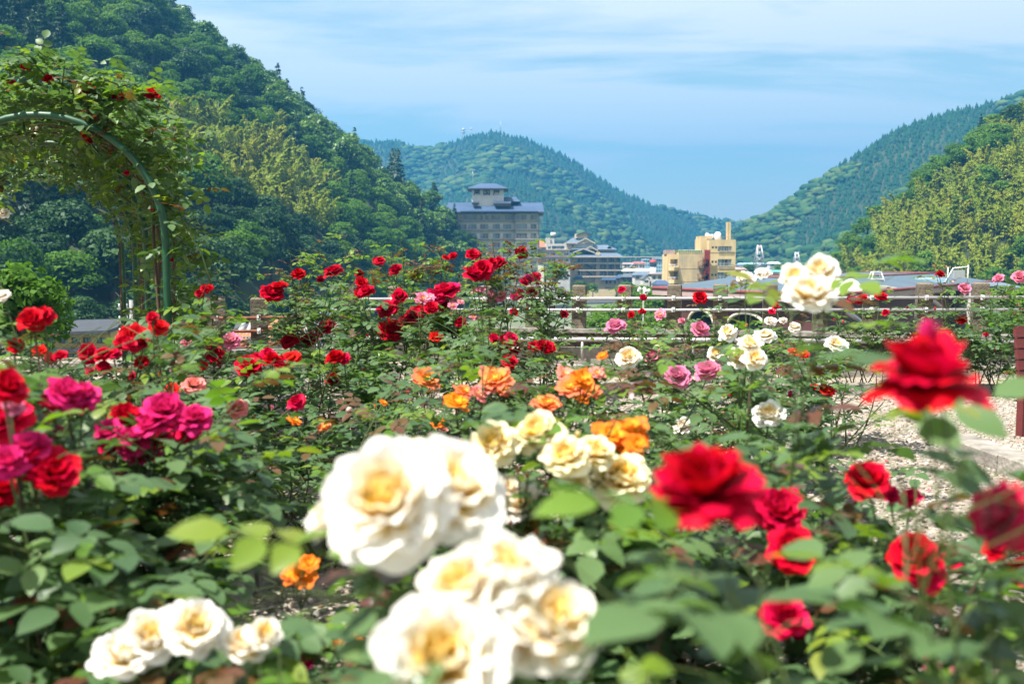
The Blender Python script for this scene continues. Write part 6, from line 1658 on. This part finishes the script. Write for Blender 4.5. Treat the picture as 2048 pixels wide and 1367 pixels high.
rose_bush('rose bush with small scarlet clusters beside the gravel bay', 5.0, 1620, [(1632, 771, 22, 'scarlet', O_), (1648, 775, 24, 'scarlet', O_), (1660, 781, 20, 'scarlet', O_), (1590, 700, 28, 'scarlet', O_), (1606, 706, 24, 'scarlet', O_), (1580, 788, 26, 'magenta', BD), (1650, 812, 14, 'pink', BD), (1663, 856, 12, 'darkred', BD), (1447, 826, 12, 'salmon', BD)], .45, n_leaf=320, n_obj=120, seed=35)
# nearer plants
rose_bush('tall stem with a big creamy white cluster before the maroon hall', 1.9, 1625, [(1620, 580, 88, 'white', U_), (1590, 548, 54, 'cream', U_), (1638, 538, 64, 'white', U_), (1598, 588, 48, 'white', U_), (1648, 590, 40, 'cream', U_), (1669, 573, 14, 'yellow', BD)], .16, n_leaf=44, n_obj=44, seed=36, fill=False, tops=[(1600, 660), (1640, 650)], lime=.25)
rose_bush('near bush with hot magenta clusters on the left', 2.35, 325, [(330, 815, 70, 'magenta', F_), (300, 845, 64, 'magenta', F_), (265, 880, 60, 'magenta', PT), (345, 845, 62, 'magenta', F_), (290, 905, 54, 'magenta', PT), (390, 835, 58, 'magenta', PT), (252, 828, 58, 'red', F_), (215, 862, 54, 'magenta', F_), (225, 885, 48, 'crimson', F_), (375, 862, 46, 'crimson', F_), (317, 870, 44, 'crimson', F_), (232, 977, 24, 'magenta', PT)],
          .55, n_leaf=520, n_obj=200, seed=37, zmin=.06)
rose_bush('near bush with dusky magenta bloom above its leaves at the left', 2.1, 150, [(135, 782, 64, 'magenta', F_), (165, 790, 56, 'magenta', PT), (110, 800, 46, 'wine', F_), (150, 810, 40, 'crimson', F_), (118, 860, 24, 'magenta', F_)], .5, n_leaf=460, n_obj=190, seed=38, zmin=.06)
rose_bush('near bush at the left edge with large red and pink blooms', 1.75, 40, [(70, 920, 100, 'red', F_), (110, 940, 80, 'red', F_), (60, 888, 70, 'magenta', F_), (10, 835, 90, 'crimson', F_), (15, 770, 70, 'red', F_), (15, 915, 70, 'magenta', F_), (0, 975, 70, 'red', F_), (28, 805, 50, 'mauve', F_), (22, 1245, 16, 'crimson', BD)], .42, n_leaf=380, n_obj=170, seed=39, zmin=.05)
rose_bush('low dark-leaved bush at the lower left corner', 2.3, 90, [(60, 1060, 14, 'crimson', BD)], .5, .55, 380, 160, seed=40, lime=.06, zmin=.05)
rose_bush('low rose with a loose orange bloom beside the short kerb', 2.2, 610, [(600, 1140, 62, 'orange', O_), (618, 1122, 40, 'orange', O_), (588, 1148, 44, 'coral', O_)], .2, n_leaf=60, n_obj=60, seed=41, fill=False, tops=[(640, 1120), (560, 1160)], lime=.4)
rose_bush('low rose with two small orange blooms below the pale leaf', 1.9, 700, [(682, 1287, 30, 'orange', O_), (712, 1282, 30, 'orange', O_), (612, 1325, 26, 'magenta', PT)], .25, n_leaf=80, n_obj=80, seed=42, lime=.2, fill=False, tops=[(650, 1260), (740, 1240)])
rose_bush('near bush with white blooms low at the bottom left', 1.35, 330, [(250, 1300, 110, 'white', U_), (300, 1265, 100, 'white', U_), (390, 1250, 110, 'white', U_), (350, 1240, 80, 'white', U_), (490, 1280, 80, 'cream', U_), (530, 1262, 60, 'cream', U_)], .2, n_leaf=90, n_obj=90, seed=43, fill=False, tops=[(520, 1330), (560, 1300), (600, 1340)])
rose_bush('rose bush with butter-yellow blooms and an orange one behind', 1.75, 1150, [(988, 882, 86, 'yellow', U_), (1072, 858, 84, 'yellow', U_), (1130, 905, 84, 'yellow', U_), (1190, 900, 76, 'yellow', U_), (1242, 948, 108, 'yellow', U_), (1150, 945, 60, 'yellow', U_), (1155, 868, 24, 'yellow', BD)], .22, n_leaf=110, n_obj=110, seed=44, lime=.12, fill=False, tops=[(1160, 1000), (1230, 1060), (1280, 1010)])
rose_bush('rose bush with vivid orange blooms just behind the yellow ones', 2.1, 1240, [(1255, 866, 76, 'orange', O_), (1222, 862, 60, 'orange', O_), (1275, 885, 50, 'orange', O_), (1228, 845, 22, 'coral', BD), (985, 915, 40, 'orange', O_)], .3, n_leaf=170, n_obj=120, seed=45)
rose_bush('rose bush with faded cream and coral flowers and many buds', 1.9, 1060, [(1040, 1000, 80, 'blush', O_), (1085, 1010, 70, 'cream', O_), (1015, 970, 56, 'blush', O_), (1060, 1045, 70, 'cream', O_), (1035, 940, 24, 'coral', BD), (1055, 950, 24, 'coral', BD), (1080, 955, 22, 'coral', BD), (1092, 968, 26, 'salmon', BD), (1112, 985, 24, 'salmon', BD), (925, 885, 34, 'coral', BD), (1020, 1045, 22, 'scarlet', BD), (1042, 1055, 24, 'scarlet', BD), (1072, 1062, 20, 'coral', BD), (1110, 1108, 34, 'orange', O_), (1165, 1140, 30, 'salmon', BD)], .28, n_leaf=150, n_obj=120, seed=46)
rose_bush('low leafy bush between the white cluster and the dark red bloom', 2.0, 1240, [], .36, .52, 170, 120, seed=47, zmin=.05)
rose_bush('low leafy bush in the middle behind the yellow roses', 2.9, 1330, [(1345, 905, 14, 'crimson', BD)], .4, .6, 190, 110, seed=48, bronze=.2)
rose_bush('right-hand bush with red blooms above bronze shoots', 2.1, 1590, [(1560, 1015, 92, 'crimson', F_, 1.75, (.1, -.6, .7)), (1585, 1096, 88, 'red', F_, 1.6, (-.1, -.6, .7)), (1568, 1225, 84, 'crimson', PT, 1.5, (0, -.5, .8)), (1600, 1262, 36, 'crimson', F_)], .45, n_leaf=260, n_obj=150, seed=49, bronze=.2, tops=[(1650, 900), (1640, 930), (1620, 1000)], zmin=.05)
rose_bush('right-hand bush with red blooms half hidden by one large leaf', 2.0, 1790, [(1735, 958, 76, 'red', F_, 1.75, (-.2, -.5, .8)), (1820, 992, 40, 'crimson', F_), (1785, 985, 34, 'crimson', F_), (1830, 1105, 86, 'red', F_, 1.55, (-.2, -.6, .7)), (1850, 1135, 76, 'crimson', F_, 1.55, (.2, -.6, .6)), (1900, 1120, 44, 'crimson', PT), (1990, 1095, 50, 'red', F_, 1.6, (0, -.5, .8)), (2035, 1140, 60, 'darkred', F_)], .5, n_leaf=270, n_obj=150, seed=50, zmin=.05)
rose_bush('leafy near bush with pink buds in the lower right corner', 1.45, 1800, [(1850, 1312, 40, 'magenta', BD), (1880, 1330, 26, 'pink', BD), (1905, 1338, 28, 'pink', BD), (1925, 1345, 26, 'pink', BD), (1850, 1335, 24, 'pink', BD)], .40, .66, 210, 150, seed=51, leaf_k=1.1, zmin=.05)
rose_bush('leafy near bush at the bottom right of centre', 1.5, 1420, [], .34, .55, 170, 130, seed=52, leaf_k=1.1, zmin=.05)
rose_bush('near stem with a deep pink bloom seen from below at the right edge', 1.0, 2040, [(2000, 1030, 110, 'wine', PT, 1.0, (-.8, -.2, .35)), (2045, 1010, 90, 'wine', PT, 1.05, (-.2, -.3, .8))], .16, n_leaf=34, n_obj=34, seed=53, fill=False, tops=[(2000, 1130), (1960, 1180)], leaf_k=1.12, zmin=.3)
rose_bush('tall near stem carrying the biggest red bloom with a pointed pink bud', .95, 1990, [(1850, 745, 180, 'red', PT, .95, (-.05, -.12, 1)), (1856, 668, 92, 'magenta', BD, .975)], .10, n_leaf=22, n_obj=22, seed=54, fill=False, tops=[(1800, 930), (1935, 900), (1830, 1010)], leaf_k=1.2, zmin=.5)
rose_bush('near stem carrying the velvety dark red bloom in front of the bed', .95, 1470, [(1408, 965, 185, 'red', PT, .95, (-.2, -.2, .9))], .12, n_leaf=34, n_obj=34, lime=.04, seed=55, fill=False, tops=[(1360, 1120), (1540, 1110), (1450, 1180)], leaf_k=1.12, zmin=.4)
rose_bush('near stem with the largest white bloom cluster facing the camera', .95, 820, [(770, 992, 222, 'white', U_, .93, (-.15, -.75, .65)), (905, 965, 190, 'white', U_, .98, (.3, -.5, .8)), (815, 925, 165, 'cream', U_, 1.02, (0, .1, 1)), (645, 1035, 80, 'white', U_, 1.0, (-.7, -.3, .6))], .12, n_leaf=30, n_obj=30, seed=56, fill=False, tops=[(760, 1160), (640, 1190), (600, 1230)], leaf_k=1.05, zmin=.35, lime=.3)
rose_bush('near stem with cream-hearted white blooms filling the bottom edge', .85, 980, [(885, 1310, 250, 'white', U_, .80, (-.1, -.7, .7)), (1010, 1135, 190, 'white', U_, .88, (0, -.3, .95)), (920, 1170, 170, 'cream', U_, .86, (-.4, -.4, .8)), (1110, 1235, 190, 'cream', U_, .85, (.4, -.5, .75)), (1075, 1100, 40, 'yellow', BD, .9), (1030, 1270, 130, 'cream', U_, .84, (.1, -.6, .8))], .12, n_leaf=26, n_obj=26, lime=.03, seed=57, fill=False, tops=[(1230, 1230), (1260, 1180), (1180, 1330)], leaf_k=1.05, zmin=.35)
rose_bush('low leafy bush behind the red cluster at the left edge', 5.2, 120, [], .7, .52, 330, 90, seed=61)
rose_bush('low leafy bush at the far left end of the bed', 4.6, -20, [], .6, .55, 260, 60, seed=62)
rose_bush('low leafy bush by the fence at the far left', 8.6, 60, [], .9, .62, 340, 60, seed=64)
rose_bush('second low leafy bush by the far left fence, nearer the arch', 8.3, 190, [], .8, .58, 300, 60, seed=65)
rose_bush('low leafy bush between the arch legs', 5.9, 240, [], .55, .55, 260, 80, seed=63, lime=.2)
BLOOMS = np.array([(b_[0], b_[1], b_[2], b_[5] if len(b_) > 5 else a_[1]) for a_, k_ in SPECS for b_ in a_[3]] )
for a_, k_ in SPECS: build_bush(*a_, group='rose bushes in the garden beds', **k_)
# climbing rose on the arch
def climber():
    r = random.Random(77); root = tag(empty('climbing_rose', (ARCH[0][0] + AR, ARCH[0][1] + .15, 0)), 'climbing rose with small red blooms smothering the green arch', 'climbing rose'); base = root.location.copy()
    blooms = [(170, 172, 26, 'red'), (182, 182, 26, 'red'), (164, 180, 20, 'crimson'), (228, 190, 22, 'red'), (242, 194, 18, 'red'), (305, 184, 34, 'red'), (50, 132, 18, 'red'), (95, 156, 22, 'red'), (20, 160, 20, 'crimson'), (170, 268, 20, 'darkred'), (178, 280, 16, 'red'), (222, 303, 14, 'red'), (306, 414, 16, 'red'), (342, 518, 12, 'crimson'), (8, 425, 26, 'blush'), (253, 345, 12, 'red'), (118, 130, 14, 'coral')]
    heads = []
    for i, (x, y, w, c) in enumerate(blooms):
        d = 5.35 + r.uniform(0, .3); p = P(x, y, d); n = Vector((r.uniform(-.4, .4), -.6, .8))
        place_bloom(root, p, n, w * d / FPX / 2 * 1.05, c, 'full', False, 7700 + i); heads.append(p)
    # rambling canes: up the right legs, over the hoops, with free shoots above
    curves = []
    for k in range(16):
        j = r.randrange(3); cx_, cy_ = ARCH[j]; nx2 = ARCH[j + 1]
        off = r.uniform(0, .9); side = r.random() < .82
        mx_ = lambda f, dz: None
        c0 = Vector((cx_ + (nx2[0] - cx_) * off, cy_ + (nx2[1] - cy_) * off, 0)); rr = AR + r.uniform(-.05, .12)
        pts = [c0 + Vector((rr if side else -rr, 0, 0)), c0 + Vector((rr if side else -rr, 0, .7))]
        end = r.uniform(70, 175)
        for q in range(9):
            a = RAD(end * q / 8); a = a if side else math.pi - a
            pts.append(c0 + Vector((rr * math.cos(a) + r.uniform(-.04, .04), r.uniform(-.05, .05), AZ - AR + rr * math.sin(a) + r.uniform(-.02, .06))))
        curves.append(pts)
    for (x, y) in ((130, 122), (210, 160), (235, 175), (300, 195), (320, 300), (340, 420), (380, 470), (410, 540), (425, 575), (370, 400), (430, 620), (60, 118), (20, 130), (260, 215), (345, 330), (10, 180), (395, 600)):
        t = P(x, y, 5.3 + r.uniform(0, .4)); src = min((Vector(p) for c in curves for p in c[2:]), key=lambda q: (q - t).length)
        curves.append([src, src.lerp(t, .5) + Vector((0, 0, .05)), t])
    for h_ in heads:
        src = min((Vector(p) for c in curves for p in c), key=lambda q: (q - h_).length); curves.append([src, src.lerp(h_, .5) + Vector((0, 0, .03)), h_])
    for k, c in enumerate(curves):
        mb = MB(); n = len(c); mb.tube([Vector(p) - base for p in c], [.011 - .008 * i / (n - 1) if n > 5 else .004 for i in range(n)], M['cane_brown'] if n > 5 else M['cane_green'], 6, caps=False); link('cane', mb.mesh('cane'), root)
    leaves = []
    def put(p):
        dirv = Vector((r.gauss(0, 1), r.gauss(0, 1), r.uniform(-.6, .5))).normalized(); up = Vector((r.uniform(-.5, .5), r.uniform(-.5, .5), 1)); yv = up.cross(dirv)
        if yv.length < .1: return
        yv.normalize(); u = r.random(); kind = 'leaf_lime' if u < .22 else ('leaf_bronze' if u < .27 else 'leaf_dark')
        leaves.append((p, Matrix((dirv, yv, dirv.cross(yv))).transposed(), r.uniform(.75, 1.2), kind, r.randrange(8)))
    for k in range(3900):                     # shell over the tunnel, thicker on top and outside
        f = r.random() * 2.8; j = int(f); g = f - j; cx_ = ARCH[j][0] + (ARCH[j + 1][0] - ARCH[j][0]) * g; cy_ = ARCH[j][1] + (ARCH[j + 1][1] - ARCH[j][1]) * g
        a = RAD(r.triangular(-5, 175, 60)); rr = AR + r.triangular(-.10, .46, .10) * (1 if math.sin(a) > .3 else .6)
        p = Vector((cx_ + rr * math.cos(a), cy_ + r.uniform(-.12, .12), AZ - AR + rr * math.sin(a)))
        if j == 0 and g < .1 and rr < AR + .03: continue
        put(p)
    for k in range(520):                      # curtain down the right legs
        f = r.random() * 1.6; j = int(f); g = f - j; cx_ = ARCH[j][0] + (ARCH[j + 1][0] - ARCH[j][0]) * g; cy_ = ARCH[j][1] + (ARCH[j + 1][1] - ARCH[j][1]) * g
        put(Vector((cx_ + AR + r.triangular(-.10, .36, .05), cy_ + r.uniform(-.1, .2), r.uniform(.35, 1.45))))
    for c in curves:
        if len(c) < 4:
            for q in range(7): put(Vector(c[0]).lerp(Vector(c[2]), r.uniform(.15, 1)) + Vector((r.uniform(-.05, .05), r.uniform(-.05, .05), r.uniform(-.03, .05))))
    leaves.sort(key=lambda l: l[0].y)
    for p, Mx, sc, kind, var in leaves[:300]: link('leaf', LEAFM[kind][var], root, p - base, Mx.to_euler(), sc)
    V = []; F = []; A = []; MI = []; b0 = 0; kinds = ['leaf_dark', 'leaf_lime', 'leaf_bronze']
    for p, Mx, sc, kind, var in leaves[300:]:
        v, f, a = LEAFNP[var]; V.append(v @ np.array(Mx).T * sc + np.array(p - base)); F.append(f + b0); A.append(np.clip(a * .6 + r.random() * .4, 0, 1)); MI += [kinds.index(kind)] * len(f); b0 += len(v)
    me = np_mesh('foliage', np.concatenate(V), np.concatenate(F), M['leaf_dark'], True, {'rnd': np.concatenate(A)}); me.materials.append(M['leaf_lime']); me.materials.append(M['leaf_bronze']); me.polygons.foreach_set('material_index', MI)
    tag(link('foliage', me, root), kind='stuff')
climber()
# light green tree at the left edge
lone_tree('young light green tree at the left edge beyond the garden', 35, 528, 22, .34, 'broad', 3)
print('ROSES', STAT, 'objects', len(bpy.data.objects))
